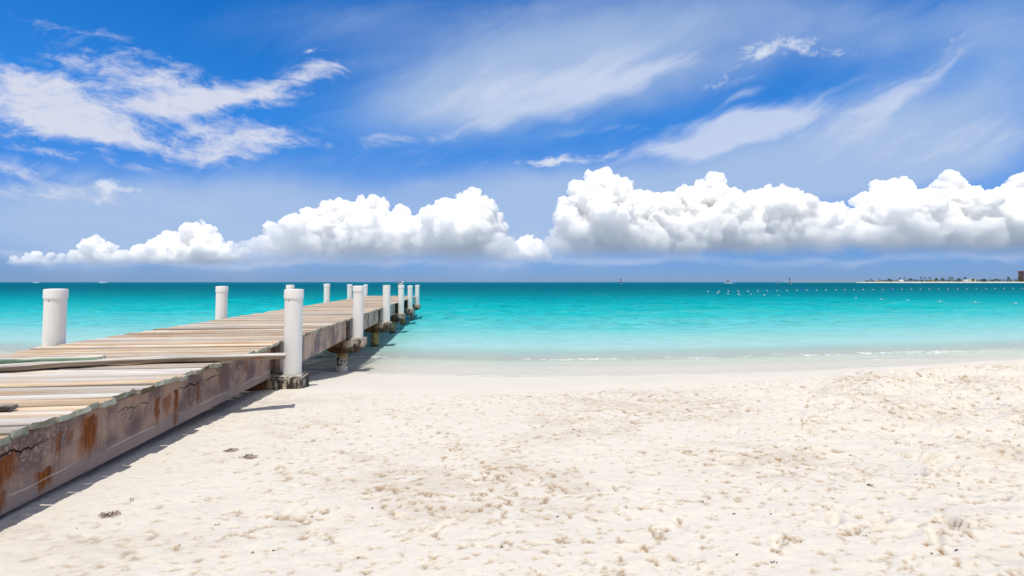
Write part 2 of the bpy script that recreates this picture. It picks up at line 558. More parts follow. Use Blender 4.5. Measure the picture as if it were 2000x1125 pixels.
# ------------------------------------------------------------------ sea
def build_water():
    ys = [9.0]
    while ys[-1] < 90:
        ys.append(ys[-1] + 0.028 + 0.0052 * max(ys[-1] - 10, 0) * (1 + 0.012 * (ys[-1] - 10)))
    ys = np.concatenate([np.array(ys), geo(ys[-1], 60000, 60, 1.0)])
    xs = np.concatenate([geo(-34, -60000, 45, 0.2)[::-1], np.linspace(-34, 44, 900), geo(44, 60000, 50, 0.2)])
    X, Y = np.meshgrid(xs, ys)
    wy = water_y(X)
    s = Y - wy
    Z = np.zeros_like(X)
    wr = np.random.default_rng(3)
    amp_off = sstep(1.0, 25, s) * (1 - sstep(70, 100, Y)) * ((np.abs(X - 5) < 40).astype(float))
    for k in range(46):
        lam = 0.35 * (1.075 ** k)
        a = 0.0055 * lam ** 0.9 * wr.uniform(0.5, 1.2)
        th = wr.normal(math.radians(86), 0.42)
        ph = wr.uniform(0, 6.28)
        kx, ky = math.cos(th) * 6.283 / lam, math.sin(th) * 6.283 / lam
        q = np.sin(kx * X + ky * Y + ph + 0.9 * vnoise(X / lam * 0.3, Y / lam * 0.3, seed=k))
        Z += a * (q + 0.25 * q * q) * amp_off * (lam > 0.02 * np.minimum(Y, 60) * 0.5)
    # a small wave tumbling on the edge of the shallows, and the swash running up the sand
    b1 = s - (2.55 + 0.5 * (fbm(X * 0.35, X * 0 + 1, octaves=3, seed=8) - 0.5))
    Z += 0.045 * np.exp(-(b1 / 0.22) ** 2) * fbm(X * 0.9, X * 0, octaves=3, seed=11)
    b2 = s - (0.95 + 0.9 * (fbm(X * 0.28, X * 0 + 7, octaves=3, seed=18) - 0.5))
    Z += 0.02 * np.exp(-(b2 / 0.16) ** 2) * fbm(X * 0.7, X * 0 + 2, octaves=3, seed=12)
    Z += 0.012 * (fbm(X * 1.6, Y * 3.5, octaves=3, seed=19) - 0.5) * sstep(0.4, 2.0, s) * (1 - sstep(20, 30, s))
    # swash film: just above the sand
    edge = 0.25 + 0.5 * (fbm(X * 0.5, X * 0 + 4, octaves=4, seed=28) - 0.5)
    film = beach_z(X, Y) + 0.012
    Z = np.where(s < 0.6, np.where(s > -edge, np.maximum(Z + 0.03, film), beach_z(X, Y) - 0.05), Z + 0.03 * (1 - sstep(0.6, 2.0, s)))
    me = np_mesh('sea', np.stack([X, Y, Z], -1).reshape(-1, 3), grid_quads(len(xs), len(ys)))
    set_attr(me, 'off', s)
    set_attr(me, 'edge', s + edge)
    set_attr(me, 'b1', b1)
    set_attr(me, 'b2', b2)
    o = link_mesh('sea', me, M_SEA, smooth=True)
    tag(o, 'clear turquoise sea deepening to teal at the horizon', kind='structure')
    return o


def m_sea(g):
    p = g.n('ShaderNodeNewGeometry').outputs['Position']
    x, y, z = g.sep(p)
    s = g.m('MAXIMUM', g.attr('off'), 0.0)
    ls = g.m('LOGARITHM', g.add(s, 1.0), 10.0)              # 0 at the edge, 1 at 9 m, 2 at 100 m, 3 at 1 km
    t = g.div(ls, 4.0)
    wob = g.mul(g.sub(g.noise(g.vm('MULTIPLY', p, (0.02, 0.06, 0)), 1.0, 4, 0.6), 0.5), 0.05)
    t2 = g.add(t, g.mul(wob, g.mr(t, 0.15, 0.35)))
    body = g.ramp(t2, [(0.0, (0.80, 0.80, 0.76)), (0.115, (0.93, 0.95, 0.91)), (0.15, (0.90, 0.97, 0.93)), (0.172, (0.52, 0.75, 0.72)), (0.20, (0.36, 0.64, 0.63)), (0.235, (0.23, 0.54, 0.54)), (0.262, (0.13, 0.48, 0.49)), (0.29, (0.06, 0.42, 0.44)),
                       (0.335, (0.006, 0.36, 0.385)), (0.39, (0.001, 0.285, 0.325)), (0.45, (0.001, 0.175, 0.23)), (0.52, (0.001, 0.12, 0.17)), (0.60, (0.001, 0.10, 0.155)),
                       (0.67, (0.001, 0.095, 0.165)), (0.725, (0.002, 0.17, 0.235)), (0.77, (0.002, 0.17, 0.24)), (0.80, (0.003, 0.07, 0.18)), (0.91, (0.004, 0.06, 0.17)), (0.95, (0.27, 0.34, 0.42)), (1.0, (0.27, 0.34, 0.42))])  # last stops: far sea paled to throw light up onto the cloud bases
    rip = g.noise(g.vm('MULTIPLY', p, (0.5, 1.0, 1.0)), 1.9, 7, 0.70, 0.6)
    calmp = g.mr(g.noise(g.vm('MULTIPLY', p, (0.25, 1.0, 1.0)), 0.11, 4, 0.6), 0.36, 0.58, 0.35, 1.0)
    rk = g.mr(rip, 0.36, 0.64, -1.0, 1.0, smooth=False)
    lite = g.add(1.0, g.mul(rk, g.mul(calmp, g.mr(t, 0.16, 0.30, 0.03, 0.27))))
    body = g.mix(1.0, body, g.comb(lite, lite, lite), 'MULTIPLY')
    # patches of weed and deeper channels
    weed = g.mr(g.noise(g.vm('MULTIPLY', p, (0.06, 0.16, 0)), 1.0, 5, 0.65), 0.56, 0.72)
    body = g.mix(g.mul(g.mul(weed, 0.32), g.mr(t, 0.34, 0.42)), body, (0.001, 0.07, 0.10))
    # ripples
    rp = g.vm('MULTIPLY', p, (0.55, 1.0, 1.0))
    n1 = g.noise(rp, 5.5, 4, 0.6, 0.4)
    n2 = g.noise(rp, 1.3, 4, 0.6, 0.5)
    n3 = g.noise(g.vm('MULTIPLY', p, (0.3, 1.0, 1.0)), 0.35, 5, 0.65, 0.3)
    h = g.add(g.mul(n1, 0.05), g.add(g.mul(n2, 0.16), g.mul(n3, 0.55)))
    calm = g.mr(s, 0.3, 12.0, 0.18, 1.0)
    nrm = g.bump(g.mul(h, calm), 1.0, 0.55)
    # sand seen through the shallows
    clear = g.ramp(t, [(0.0, (0.05,) * 3), (0.1, (0.16,) * 3), (0.155, (0.36,) * 3), (0.2, (0.78,) * 3), (0.26, (0.96,) * 3), (0.3, (1,) * 3)])
    tint = g.ramp(t, [(0.0, (0.98, 0.98, 0.97)), (0.10, (0.95, 0.97, 0.95)), (0.18, (0.78, 0.95, 0.92)), (0.3, (0.2, 0.8, 0.78))])
    tr = g.n('ShaderNodeBsdfTransparent', {'Color': tint}).outputs[0]
    df = g.n('ShaderNodeBsdfDiffuse', {'Color': body, 'Normal': nrm}).outputs[0]
    under = g.n('ShaderNodeMixShader', {0: clear, 1: tr, 2: df}).outputs[0]
    gl = g.n('ShaderNodeBsdfGlossy', {'Color': (1, 1, 1), 'Roughness': 0.10, 'Normal': nrm}).outputs[0]
    fr = g.n('ShaderNodeFresnel', {'IOR': 1.33, 'Normal': nrm}).outputs[0]
    refl = g.m('MINIMUM', g.mul(fr, 0.36), 0.26)
    refl = g.mul(refl, g.mr(t, 0.26, 0.42, 1.0, 0.06))
    refl = g.mul(refl, g.mr(t, 0.10, 0.24, 0.45, 1.0))
    glint = g.mul(g.mr(rip, 0.57, 0.68), g.mul(g.mr(t, 0.16, 0.27), g.mr(t, 0.58, 0.42)))
    refl = g.add(refl, g.mul(g.mul(glint, calmp), 0.30))
    wat = g.n('ShaderNodeMixShader', {0: refl, 1: under, 2: gl}).outputs[0]
    # foam
    fn = g.noise(g.vm('MULTIPLY', p, (1.0, 1.5, 1)), 3.6, 7, 0.74, 1.0)
    fl = g.noise(g.vm('MULTIPLY', p, (0.35, 1.0, 1)), 1.2, 3, 0.6)
    b1, b2, ed = g.attr('b1'), g.attr('b2'), g.attr('edge')

    def line(a, w0, w1):
        return g.mul(g.mr(a, -w0, 0.0), g.mr(a, w1, 0.0))
    f1 = g.mr(g.add(g.mul(line(b1, 1.0, 0.5), 0.27), fn), 0.725, 0.88)
    f1 = g.mul(f1, g.mr(fl, 0.44, 0.62))
    f2 = g.mul(g.mr(g.add(g.mul(line(b2, 0.05, 0.05), 0.4), fn), 0.76, 0.92), g.mr(fl, 0.5, 0.6))
    f3 = g.mul(line(g.sub(ed, 0.06), 0.06, 0.16), g.mr(fn, 0.36, 0.58))
    foam = g.m('MINIMUM', g.add(g.add(f1, f2), g.mul(f3, 0.8)), 1.0)
    fd = g.n('ShaderNodeBsdfDiffuse', {'Color': (0.85, 0.87, 0.87)}).outputs[0]
    wat = g.n('ShaderNodeMixShader', {0: g.mul(foam, 0.85), 1: wat, 2: fd}).outputs[0]
    none = g.n('ShaderNodeBsdfTransparent').outputs[0]
    return g.n('ShaderNodeMixShader', {0: g.mr(ed, -0.01, 0.01), 1: none, 2: wat}).outputs[0]


M_SEA = mat('sea', m_sea)
SEA = build_water()

# ------------------------------------------------------------------ pier
TH = math.atan(0.11)
CT, ST = math.cos(TH), math.sin(TH)
MID = -4.115                                      # middle of the deck, measured across from the eye


def pier_pt(lat, t, z=0.0):
    return Vector((lat * CT - t * ST, lat * ST + t * CT, z))


def lat_hit(px, lat):
    """distance along the pier where the line of sight of column px meets the plane `lat`"""
    u = (px - 1000.0) / F_PX
    y = lat / (u * CT + ST)
    return (-u * ST + CT) * y


def m_wood(g):
    tc = g.n('ShaderNodeTexCoord')
    p = tc.outputs['Object']
    rnd = g.attr('rnd')
    off = g.comb(g.mul(rnd, 37.0), g.mul(rnd, 91.0), 0.0)
    q = g.vm('ADD', p, off)
    gr = g.noise(g.vm('MULTIPLY', q, (1.1, 38.0, 38.0)), 1.0, 6, 0.65, 0.6)
    gr2 = g.noise(g.vm('MULTIPLY', q, (2.2, 95.0, 95.0)), 1.0, 3, 0.6, 0.3)
    blot = g.noise(g.vm('MULTIPLY', q, (0.8, 4.0, 4.0)), 1.0, 5, 0.65)
    tone = g.mr(rnd, 0.0, 1.0, 0.0, 1.0, smooth=False)
    warm = g.ramp(gr, [(0.28, (0.30, 0.15, 0.065)), (0.42, (0.46, 0.305, 0.18)), (0.56, (0.60, 0.47, 0.34)), (0.72, (0.66, 0.58, 0.48))])
    pale = g.ramp(gr, [(0.26, (0.22, 0.185, 0.17)), (0.42, (0.44, 0.40, 0.375)), (0.6, (0.60, 0.56, 0.52)), (0.75, (0.68, 0.65, 0.61))])
    k = g.mr(g.add(blot, g.mul(g.sub(tone, 0.5), 0.40)), 0.38, 0.62)
    col = g.mix(k, warm, pale)
    col = g.mix(g.mul(g.mr(gr2, 0.58, 0.78), 0.55), col, (0.23, 0.13, 0.07))
    col = g.mix(g.mul(g.mr(g.noise(g.vm('MULTIPLY', q, (3.0, 30.0, 30.0)), 1.0, 5, 0.7), 0.6, 0.72), 0.6), col, (0.78, 0.75, 0.70))
    knot = g.n('ShaderNodeTexVoronoi', {'Vector': g.vm('MULTIPLY', q, (1.4, 5.0, 1.0)), 'Scale': 1.0}).outputs['Distance']
    col = g.mix(g.mul(g.mr(knot, 0.07, 0.03), 0.8), col, (0.12, 0.06, 0.03))
    ox, oy, oz = g.sep(tc.outputs['Normal'])
    endm = g.mr(g.m('ABSOLUTE', ox), 0.6, 0.8)
    ring = g.m('SINE', g.mul(g.m('SQRT', g.add(g.m('POWER', g.mul(g.sub(g.sep(q)[1], g.m('ROUND', g.sep(q)[1])), 1.0), 2.0), g.m('POWER', g.sub(g.sep(p)[2], 1.2), 2.0))), 620.0))
    ec = g.mix(g.mr(g.noise(q, 9.0, 4, 0.6), 0.35, 0.65), (0.33, 0.36, 0.27), (0.56, 0.58, 0.49))
    ec = g.mix(g.mul(g.mr(ring, 0.2, 1.0), 0.3), ec, (0.21, 0.23, 0.15))
    ec = g.mix(g.mr(rnd, 0.86, 0.95), ec, (0.15, 0.12, 0.06))
    col = g.mix(endm, col, ec)
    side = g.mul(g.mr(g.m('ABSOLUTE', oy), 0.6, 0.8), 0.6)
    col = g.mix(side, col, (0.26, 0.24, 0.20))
    vv = g.mr(g.m('FRACT', g.mul(rnd, 17.3)), 0.0, 1.0, 0.68, 1.10, smooth=False)
    col = g.mix(1.0, col, g.comb(vv, vv, vv), 'MULTIPLY')
    h = g.add(g.mul(gr, 0.7), g.mul(gr2, 0.5))
    return principled(g, col, 0.85, g.bump(h, 0.7, 0.006), 0.15)


def rust_spots(g, y, z, lst):
    """stains below a rusting bar: (place along the beam, half width, top, bottom, strength)"""
    tot = None
    n = g.noise(g.comb(g.mul(y, 7.0), 0.0, g.mul(z, 2.5)), 1.0, 6, 0.75)
    run = g.noise(g.comb(g.mul(y, 24.0), 4.0, g.mul(z, 1.3)), 1.0, 5, 0.7)
    zz = g.add(z, g.add(g.mul(g.sub(n, 0.5), 0.12), g.mul(g.sub(run, 0.5), 0.10)))
    yy = g.add(y, g.mul(g.sub(n, 0.5), 0.22))
    for (y0, w, zt, zb, st) in lst:
        d = g.m('ABSOLUTE', g.sub(yy, y0))
        a = g.mul(g.mr(d, w * 1.25, 0.0), g.mr(zz, zb - 0.03, zb + 0.75 * (zt - zb)))
        a = g.mul(a, g.mr(zz, zt + 0.02, zt - 0.012))
        a = g.mul(g.mr(g.add(a, g.mul(g.sub(run, 0.5), 0.7)), 0.08, 0.80), st)
        a = g.mul(a, g.mr(d, w * 1.5, w * 1.0))
        tot = a if tot is None else g.m('MAXIMUM', tot, a)
    return tot


RUST = []
for (px, w, zt, zb, st) in [(14, .16, 1.17, .93, .95), (2, .10, .98, .82, 1), (22, .07, .97, .83, .8), (104, .11, .985, .83, 1), (130, .035, 1.19, 1.02, .7),
                            (185, .11, 1.22, .86, 1), (150, .045, 1.18, 1.08, .6), (316, .05, 1.16, .84, .9), (334, .10, 1.15, .93, .75), (350, .05, 1.17, .87, 1),
                            (352, .05, .94, .83, .8), (376, .03, 1.14, 1.0, .7), (391, .045, 1.16, .9, .8), (437, .04, 1.16, .98, .65), (484, .10, 1.2, 1.0, .6),
                            (515, .05, 1.24, 1.05, .5), (536, .06, 1.2, .85, .6)]:
    RUST.append((lat_hit(px, -2.68), w, zt, zb, st))


def m_beam(g, aged=True, tint=(1, 1, 1)):
    tc = g.n('ShaderNodeTexCoord')
    p = tc.outputs['Object']
    x, y, z = g.sep(p)
    v = lambda c: tuple(a * b for a, b in zip(c, tint))
    n = g.noise(p, 2.2, 6, 0.62)
    fine = g.noise(p, 34.0, 5, 0.7)
    col = g.mix(g.mr(n, 0.40, 0.60), v((0.18, 0.14, 0.145)), v((0.42, 0.315, 0.255)))
    spk = g.mr(g.noise(p, 38.0, 8, 0.75, 0.8), 0.50, 0.62)
    col = g.mix(g.mul(g.mul(spk, g.mr(g.noise(p, 2.6, 5, 0.6), 0.42, 0.58)), 0.85), col, v((0.56, 0.44, 0.35)))
    col = g.mix(g.mul(g.mr(fine, 0.55, 0.7), 0.4), col, v((0.15, 0.115, 0.12)))
    streak = g.noise(g.comb(g.mul(y, 14.0), g.mul(x, 14.0), g.mul(z, 0.8)), 1.0, 5, 0.65)
    col = g.mix(g.mul(g.mr(streak, 0.5, 0.72), 0.45), col, v((0.115, 0.09, 0.095)))
    h = g.add(g.mul(fine, 0.6), n)
    if aged:
        low = g.mr(z, 0.99, 0.9)
        bc = g.mix(g.noise(g.comb(g.mul(y, 2.0), 0, g.mul(z, 60.0)), 1.0, 4), v((0.25, 0.225, 0.23)), v((0.37, 0.33, 0.32)))
        col = g.mix(g.mul(low, 0.8), col, bc)
        # cracks: one wandering below the deck, a pale one near the foot
        cz = g.add(1.165, g.mul(g.sub(g.noise(g.comb(y, 0, 0), 2.6, 7, 0.72), 0.5), 0.24))
        w = g.mul(g.mr(g.noise(g.comb(y, 3.0, 0), 2.2, 3), 0.44, 0.66), 0.010)
        crack = g.mr(g.m('ABSOLUTE', g.sub(z, cz)), w, g.mul(w, 0.35))
        crack = g.mul(crack, g.mr(w, 0.001, 0.004))
        cz2 = g.add(0.925, g.mul(g.sub(g.noise(g.comb(y, 9.0, 0), 3.0, 5, 0.6), 0.5), 0.07))
        ck2 = g.mul(g.mr(g.m('ABSOLUTE', g.sub(z, cz2)), 0.006, 0.002), g.mr(g.noise(g.comb(y, 6.0, 0), 1.4, 2), 0.45, 0.55))
        r = rust_spots(g, y, z, RUST)
        rn = g.noise(g.comb(g.mul(y, 30.0), 0, g.mul(z, 2.0)), 1.0, 5, 0.7)
        rc = g.ramp(rn, [(0.3, (0.035, 0.012, 0.007)), (0.48, (0.17, 0.048, 0.012)), (0.68, (0.38, 0.145, 0.034))])
        col = g.mix(g.mul(r, g.mr(rn, 0.22, 0.5, 0.55, 1.0)), col, rc)
        col = g.mix(g.mul(ck2, 0.6), col, (0.62, 0.55, 0.48))
        col = g.mix(crack, col, (0.022, 0.012, 0.01))
        h = g.sub(h, g.mul(crack, 3.0))
    else:
        r = g.mul(g.mr(g.noise(g.comb(g.mul(y, 3.2), 2.0, g.mul(z, 0.35)), 1.0, 4, 0.7), 0.60, 0.72), 0.7)
        col = g.mix(r, col, (0.17, 0.065, 0.025))
        dirt = g.mr(g.add(g.noise(p, 5.0, 5, 0.7), g.mul(z, 0.0)), 0.60, 0.72)
        col = g.mix(g.mul(dirt, 0.6), col, (0.06, 0.05, 0.045))
    return principled(g, col, 0.9, g.bump(h, 0.55, 0.012), 0.15)


def m_block(g, white=0.5):
    """weathered concrete: pale faces, black crust, rusty run near the beam"""
    tc = g.n('ShaderNodeTexCoord')
    p = tc.outputs['Object']
    x, y, z = g.sep(p)
    n = g.noise(p, 3.4, 6, 0.68, 0.4)
    streak = g.noise(g.comb(g.mul(x, 11.0), g.mul(y, 11.0), g.mul(z, 3.0)), 1.0, 6, 0.7)
    col = g.mix(g.mr(n, 0.4, 0.62), (0.20, 0.165, 0.13), (0.50, 0.45, 0.38))
    crust = g.mr(g.add(g.mul(streak, 0.7), g.mul(n, 0.3)), white, white - 0.07)
    col = g.mix(g.mul(crust, 0.92), col, (0.022, 0.020, 0.019))
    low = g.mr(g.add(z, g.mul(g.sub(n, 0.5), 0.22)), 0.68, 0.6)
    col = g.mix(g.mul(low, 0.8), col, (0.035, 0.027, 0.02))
    inner = g.mr(g.add(g.m('ABSOLUTE', x), g.mul(g.sub(streak, 0.5), 0.12)), 1.52, 1.34)
    rc = g.mix(g.mr(streak, 0.42, 0.62), (0.03, 0.016, 0.01), (0.20, 0.08, 0.025))
    col = g.mix(g.mul(inner, 0.9), col, rc)
    ox, oy, oz = g.sep(tc.outputs['Normal'])
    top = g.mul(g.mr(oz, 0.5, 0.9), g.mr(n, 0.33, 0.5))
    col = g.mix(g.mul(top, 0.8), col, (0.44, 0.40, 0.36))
    return principled(g, col, 0.9, g.bump(g.add(n, g.mul(streak, 0.5)), 0.7, 0.02), 0.15)


def m_pile(g, tidal=True):
    p = g.n('ShaderNodeTexCoord').outputs['Object']
    x, y, z = g.sep(p)
    n = g.noise(p, 9.0, 5, 0.7, 0.6)
    n2 = g.noise(p, 3.0, 4, 0.6)
    col = g.mix(g.mr(n, 0.4, 0.62), (0.17, 0.13, 0.05), (0.42, 0.36, 0.17))
    col = g.mix(g.mul(g.mr(n2, 0.5, 0.66), 0.7), col, (0.10, 0.07, 0.035))
    if tidal:
        blk = g.mr(g.noise(p, 12.0, 4, 0.6, 1.2), 0.50, 0.56)
        col = g.mix(g.mr(z, 0.4, 0.3), col, g.mix(blk, (0.5, 0.46, 0.4), (0.018, 0.014, 0.012)))
        wl = g.mr(g.add(z, g.mul(g.sub(n, 0.5), 0.3)), 0.17, 0.12)
        col = g.mix(wl, col, (0.62, 0.61, 0.60))
    else:
        col = g.mix(g.mr(z, 0.13, 0.02), col, (0.05, 0.055, 0.03))
    return principled(g, col, 0.8, g.bump(n, 0.5, 0.02), 0.25)


def m_pipe(g):
    p = g.n('ShaderNodeTexCoord').outputs['Object']
    x, y, z = g.sep(p)
    n = g.noise(g.vm('MULTIPLY', p, (6, 6, 1.2)), 1.0, 5, 0.65)
    col = g.mix(g.mr(n, 0.45, 0.75), (0.82, 0.82, 0.815), (0.74, 0.735, 0.72))
    sm = g.mr(g.noise(g.vm('MULTIPLY', p, (14, 14, 9)), 1.0, 4, 0.7), 0.68, 0.8)
    col = g.mix(g.mul(sm, 0.3), col, (0.46, 0.42, 0.36))
    foot = g.mr(g.add(z, g.mul(n, 0.10)), 0.11, 0.04)
    col = g.mix(g.mul(foot, 0.3), col, (0.40, 0.35, 0.30))
    return principled(g, col, 0.42, g.bump(n, 0.05, 0.01), 0.35)


def m_flat(col, rough=0.7, spec=0.2, var=0.25, scale=6.0):
    def f(g):
        p = g.n('ShaderNodeTexCoord').outputs['Object']
        n = g.noise(p, scale, 4, 0.6)
        c = g.mix(g.mr(n, 0.3, 0.7), tuple(k * (1 - var) for k in col), tuple(min(k * (1 + var * 0.6), 0.95) for k in col))
        return principled(g, c, rough, None, spec)
    return f


M_WOOD = mat('weathered_wood', m_wood)
M_BEAM = mat('rusting_concrete', lambda g: m_beam(g, True, (0.86, 0.79, 0.76)))
M_BEAM_F = mat('grey_concrete', lambda g: m_beam(g, False, (1.25, 1.3, 1.25)))
M_HEAD = mat('dark_concrete', lambda g: m_beam(g, False, (0.42, 0.36, 0.32)))
M_BLOCK = mat('crusted_concrete', lambda g: m_block(g, 0.555))
M_BLOCK2 = mat('crusted_concrete_pale', lambda g: m_block(g, 0.49))
M_PILE = mat('barnacled_pile', m_pile)
M_PILE_W = mat('mossy_pile', lambda g: m_pile(g, False))
M_PIPE = mat('white_pipe', m_pipe)
M_RUSTY = mat('rusty_iron', m_flat((0.16, 0.06, 0.025)))

PIER = empty('wooden_pier', pier_pt(MID, 0.0), TH, 'weathered plank pier on rust streaked concrete beams running out over the sea', 'pier')
prs = random.Random(11)


def plank_geo(bm, x0, x1, y0, y1, ztop, th, rnd, lay, cup=0.004, tilt=0.0, lift0=0.0, lift1=0.0, twist=0.0):
    nst = 12 if x1 - x0 < 3.3 else 22
    prof = [(0, 0), (0.12, 0.0), (0.5, 0.0), (0.88, 0.0), (1, 0)]
    ch = 0.008
    w = y1 - y0
    rings = []
    bow = prs.uniform(-0.006, 0.006)
    ph = prs.uniform(0, 6.28)
    for i in range(nst + 1):
        f = i / nst
        x = x0 + (x1 - x0) * f
        zz = ztop + lift0 * (1 - f) + lift1 * f + 0.003 * math.sin(ph + 5 * f)
        dy = bow * math.sin(math.pi * f)
        sec = [(y0 + ch, zz - th), (y0, zz - th + ch), (y0, zz - ch), (y0 + ch, zz), (y0 + w * 0.3, zz - cup * 0.6), (y0 + w * 0.5, zz - cup), (y0 + w * 0.7, zz - cup * 0.6),
               (y1 - ch, zz), (y1, zz - ch), (y1, zz - th + ch), (y1 - ch, zz - th)]
        rg = []
        for (yy, z_) in sec:
            z_ += (yy - (y0 + y1) / 2) * (tilt + twist * (f - 0.5))
            rg.append(bm.verts.new((x + (prs.uniform(-0.006, 0.006) if i in (0, nst) else 0), yy + dy, z_)))
        rings.append(rg)
    m = len(rings[0])
    for r0, r1 in zip(rings, rings[1:]):
        for k in range(m):
            bm.faces.new((r0[k], r0[(k + 1) % m], r1[(k + 1) % m], r1[k]))
    bm.faces.new(rings[0])
    bm.faces.new(rings[-1][::-1])
    for rg in rings:
        for v in rg:
            v[lay] = rnd


def new_bm():
    bm = bmesh.new()
    return bm, bm.verts.layers.float.new('rnd')


specs = []
t = -2.4
while t < 31.6:
    w = prs.choice([0.14, 0.14, 0.14, 0.14, 0.14, 0.09, 0.10, 0.12, 0.19])
    gap = prs.choice([0.004, 0.006, 0.008, 0.012, 0.018])
    e = prs.uniform(-0.011, 0.011)
    if prs.random() < 0.08: e -= prs.uniform(0.02, 0.05)
    x1, x0 = 1.50 + e, -1.50 + prs.uniform(-0.035, 0.035)
    specs.append([x0, x1, t, t + w, 1.32 + prs.uniform(-0.011, 0.009), 0.045, prs.random()])
    t += w + gap
big = [s for s in specs if 2.35 < s[2]][:100]
rest, rlay = new_bm()
for s in specs:
    lift = (0.0, 0.0)
    if 16.15 < s[2] < 16.28: lift = (0.05, 0.015)
    kw = dict(tilt=prs.uniform(-0.055, 0.055), cup=prs.uniform(0.0, 0.011), lift0=lift[0] + prs.uniform(0, 0.008), lift1=lift[1] + (0.012 if prs.random() < 0.15 else 0), twist=prs.uniform(-0.05, 0.05))
    if s in big:
        bm, lay = new_bm()
        plank_geo(bm, *s, lay, **kw)
        from_bm('plank', bm, M_WOOD, PIER)
    else:
        plank_geo(rest, *s, rlay, **kw)
o = from_bm('planks', rest, M_WOOD, PIER)
tag(o, kind='stuff')

for k in (-0.72, 0.0, 0.72):  # bars added out of sight under the deck to darken the space below
    bm = bmesh.new()
    box(bm, (k - 0.09, -2.3, 1.0), (k + 0.09, 31.4, 1.262), 0.008)
    from_bm('added_stringer', bm, bpy.data.materials['dark_concrete'], PIER)
# rows: where the posts stand along the pier (right, left)
RIGHT = [(575, 2.097), (700.5, 2.11), (755.5, 2.095), (784, 2.076), (801.5, 2.02), (815.5, 2.01)]
LEFT = [(111, 2.105), (434.5, 2.10), (567.5, 2.10), (639, 2.12), (683.5, 2.07), (714.5, 2.04)]
RL, LL = -2.45, -5.775
TR = [lat_hit(p, RL) for p, _ in RIGHT]
TL = [lat_hit(p, LL) for p, _ in LEFT]

BZ0, BZ1 = 0.825, 1.268


def beam(side, t0, t1, inset=0.0, m=None):
    xo = 1.435 - inset
    bm = bmesh.new()
    lo, hi = (xo - 0.26, t0, BZ0), (xo, t1, BZ1)
    if side < 0: lo, hi = (-xo, t0, BZ0), (-xo + 0.26, t1, BZ1)
    box(bm, lo, hi, 0.012)
    return from_bm('edge_beam', bm, m or M_BEAM_F, PIER)


for side, T in ((1, TR), (-1, TL)):
    edges = [-2.4] + T
    for i in range(len(edges) - 1):
        a = edges[i] + (0.16 if i else 0)
        b = edges[i + 1] - 0.24
        if side > 0 and i >= 4:
            beam(side, a, b, 0.45, M_HEAD)
        else:
            beam(side, a, b, 0, M_BEAM if i == 0 else M_BEAM_F)
    for i, tt in enumerate(T):
        # hammerhead: upright ends, sloping underside
        bm = bmesh.new()
        xa, xb = 0.90 * side, 1.855 * side
        za, zm, zb = 0.835, 0.60, 0.49
        sl = 0.22 * side
        prof = [(xa, za), (xb, za), (xb, zm), (xb - sl, zb), (xa + sl, zb), (xa, zm)]
        hw = 0.21
        fr = [bm.verts.new((x, tt - hw, z)) for x, z in prof]
        bk = [bm.verts.new((x, tt + hw, z)) for x, z in prof]
        bm.faces.new(fr)
        bm.faces.new(bk[::-1])
        for k in range(6):
            bm.faces.new((fr[k], bk[k], bk[(k + 1) % 6], fr[(k + 1) % 6]))
        bmesh.ops.bevel(bm, geom=list(bm.edges), offset=0.022, segments=2, affect='EDGES')
        bmesh.ops.subdivide_edges(bm, edges=[e for e in bm.edges if e.calc_length() > 0.15], cuts=3, use_grid_fill=True)
        for v in bm.verts:
            v.co += Vector((prs.uniform(-1, 1), prs.uniform(-1, 1), prs.uniform(-1, 1))) * 0.006
        from_bm('pile_cap', bm, M_BLOCK if i == 0 else M_BLOCK2, PIER)
        bm = bmesh.new()
        tube(bm, [(1.30 * side, tt, z) for z in (-4.5, -0.2, 0.1, 0.3, 0.495)], [0.13] * 5, 24)
        from_bm('pile', bm, M_PILE if i < 2 else M_PILE_W, PIER, smooth=False)
for i in range(6):
    bm = bmesh.new()
    a = (TR[i] + TL[i]) / 2
    vs = box(bm, (-1.36, -0.17, 0.842), (1.36, 0.17, 1.262), 0.01)
    sk = (TL[i] - TR[i]) / 2.72
    for v in bm.verts:
        v.co.y += a - v.co.x * sk
    from_bm('cross_beam', bm, M_HEAD, PIER)
# boards hung as fenders at the seaward end
for k, (px, w, zb) in enumerate([(801.2, 0.20, -0.12), (806.3, 0.13, 0.10), (810.6, 0.17, 0.16)]):
    t0 = lat_hit(px, -2.56)
    bm, lay = new_bm()
    box(bm, (1.52, t0 - w / 2, zb), (1.57, t0 + w / 2, 1.29), 0.006)
    for v in bm.verts: v[lay] = 0.9 - 0.2 * k
    o = from_bm('fender_board', bm, mat('fender_wood', m_flat((0.33, 0.33, 0.28), var=0.6, scale=7)) if k == 0 else bpy.data.materials['fender_wood'], PIER)

# white pipe posts
ORD = ['nearest', 'second', 'third', 'fourth', 'fifth', 'farthest']
DESC_R = ['closest white pipe post on the right edge, on a black crusted block sunk in sand',
          'white capped pipe post on the right edge, above the white footed pile at the waterline',
          'white pipe post without a rim cap on the right edge of the pier',
          'white capped pipe post on the right edge with a small bird on top',
          'white capped pipe post on the right edge beside the hanging fender boards',
          'last white capped pipe post at the seaward right corner of the pier']
DESC_L = ['stout white capped pipe post on the left edge, nearest the photo border',
          'white capped pipe post on the left edge, second from the shore',
          'white capped pipe post on the left edge, mostly hidden behind the closest right edge post',
          'white capped pipe post on the left edge, fourth from the shore, beside a raised plank',
          'white capped pipe post on the left edge, fifth from the shore',
          'last white capped pipe post on the left edge, half behind a nearer right edge post']


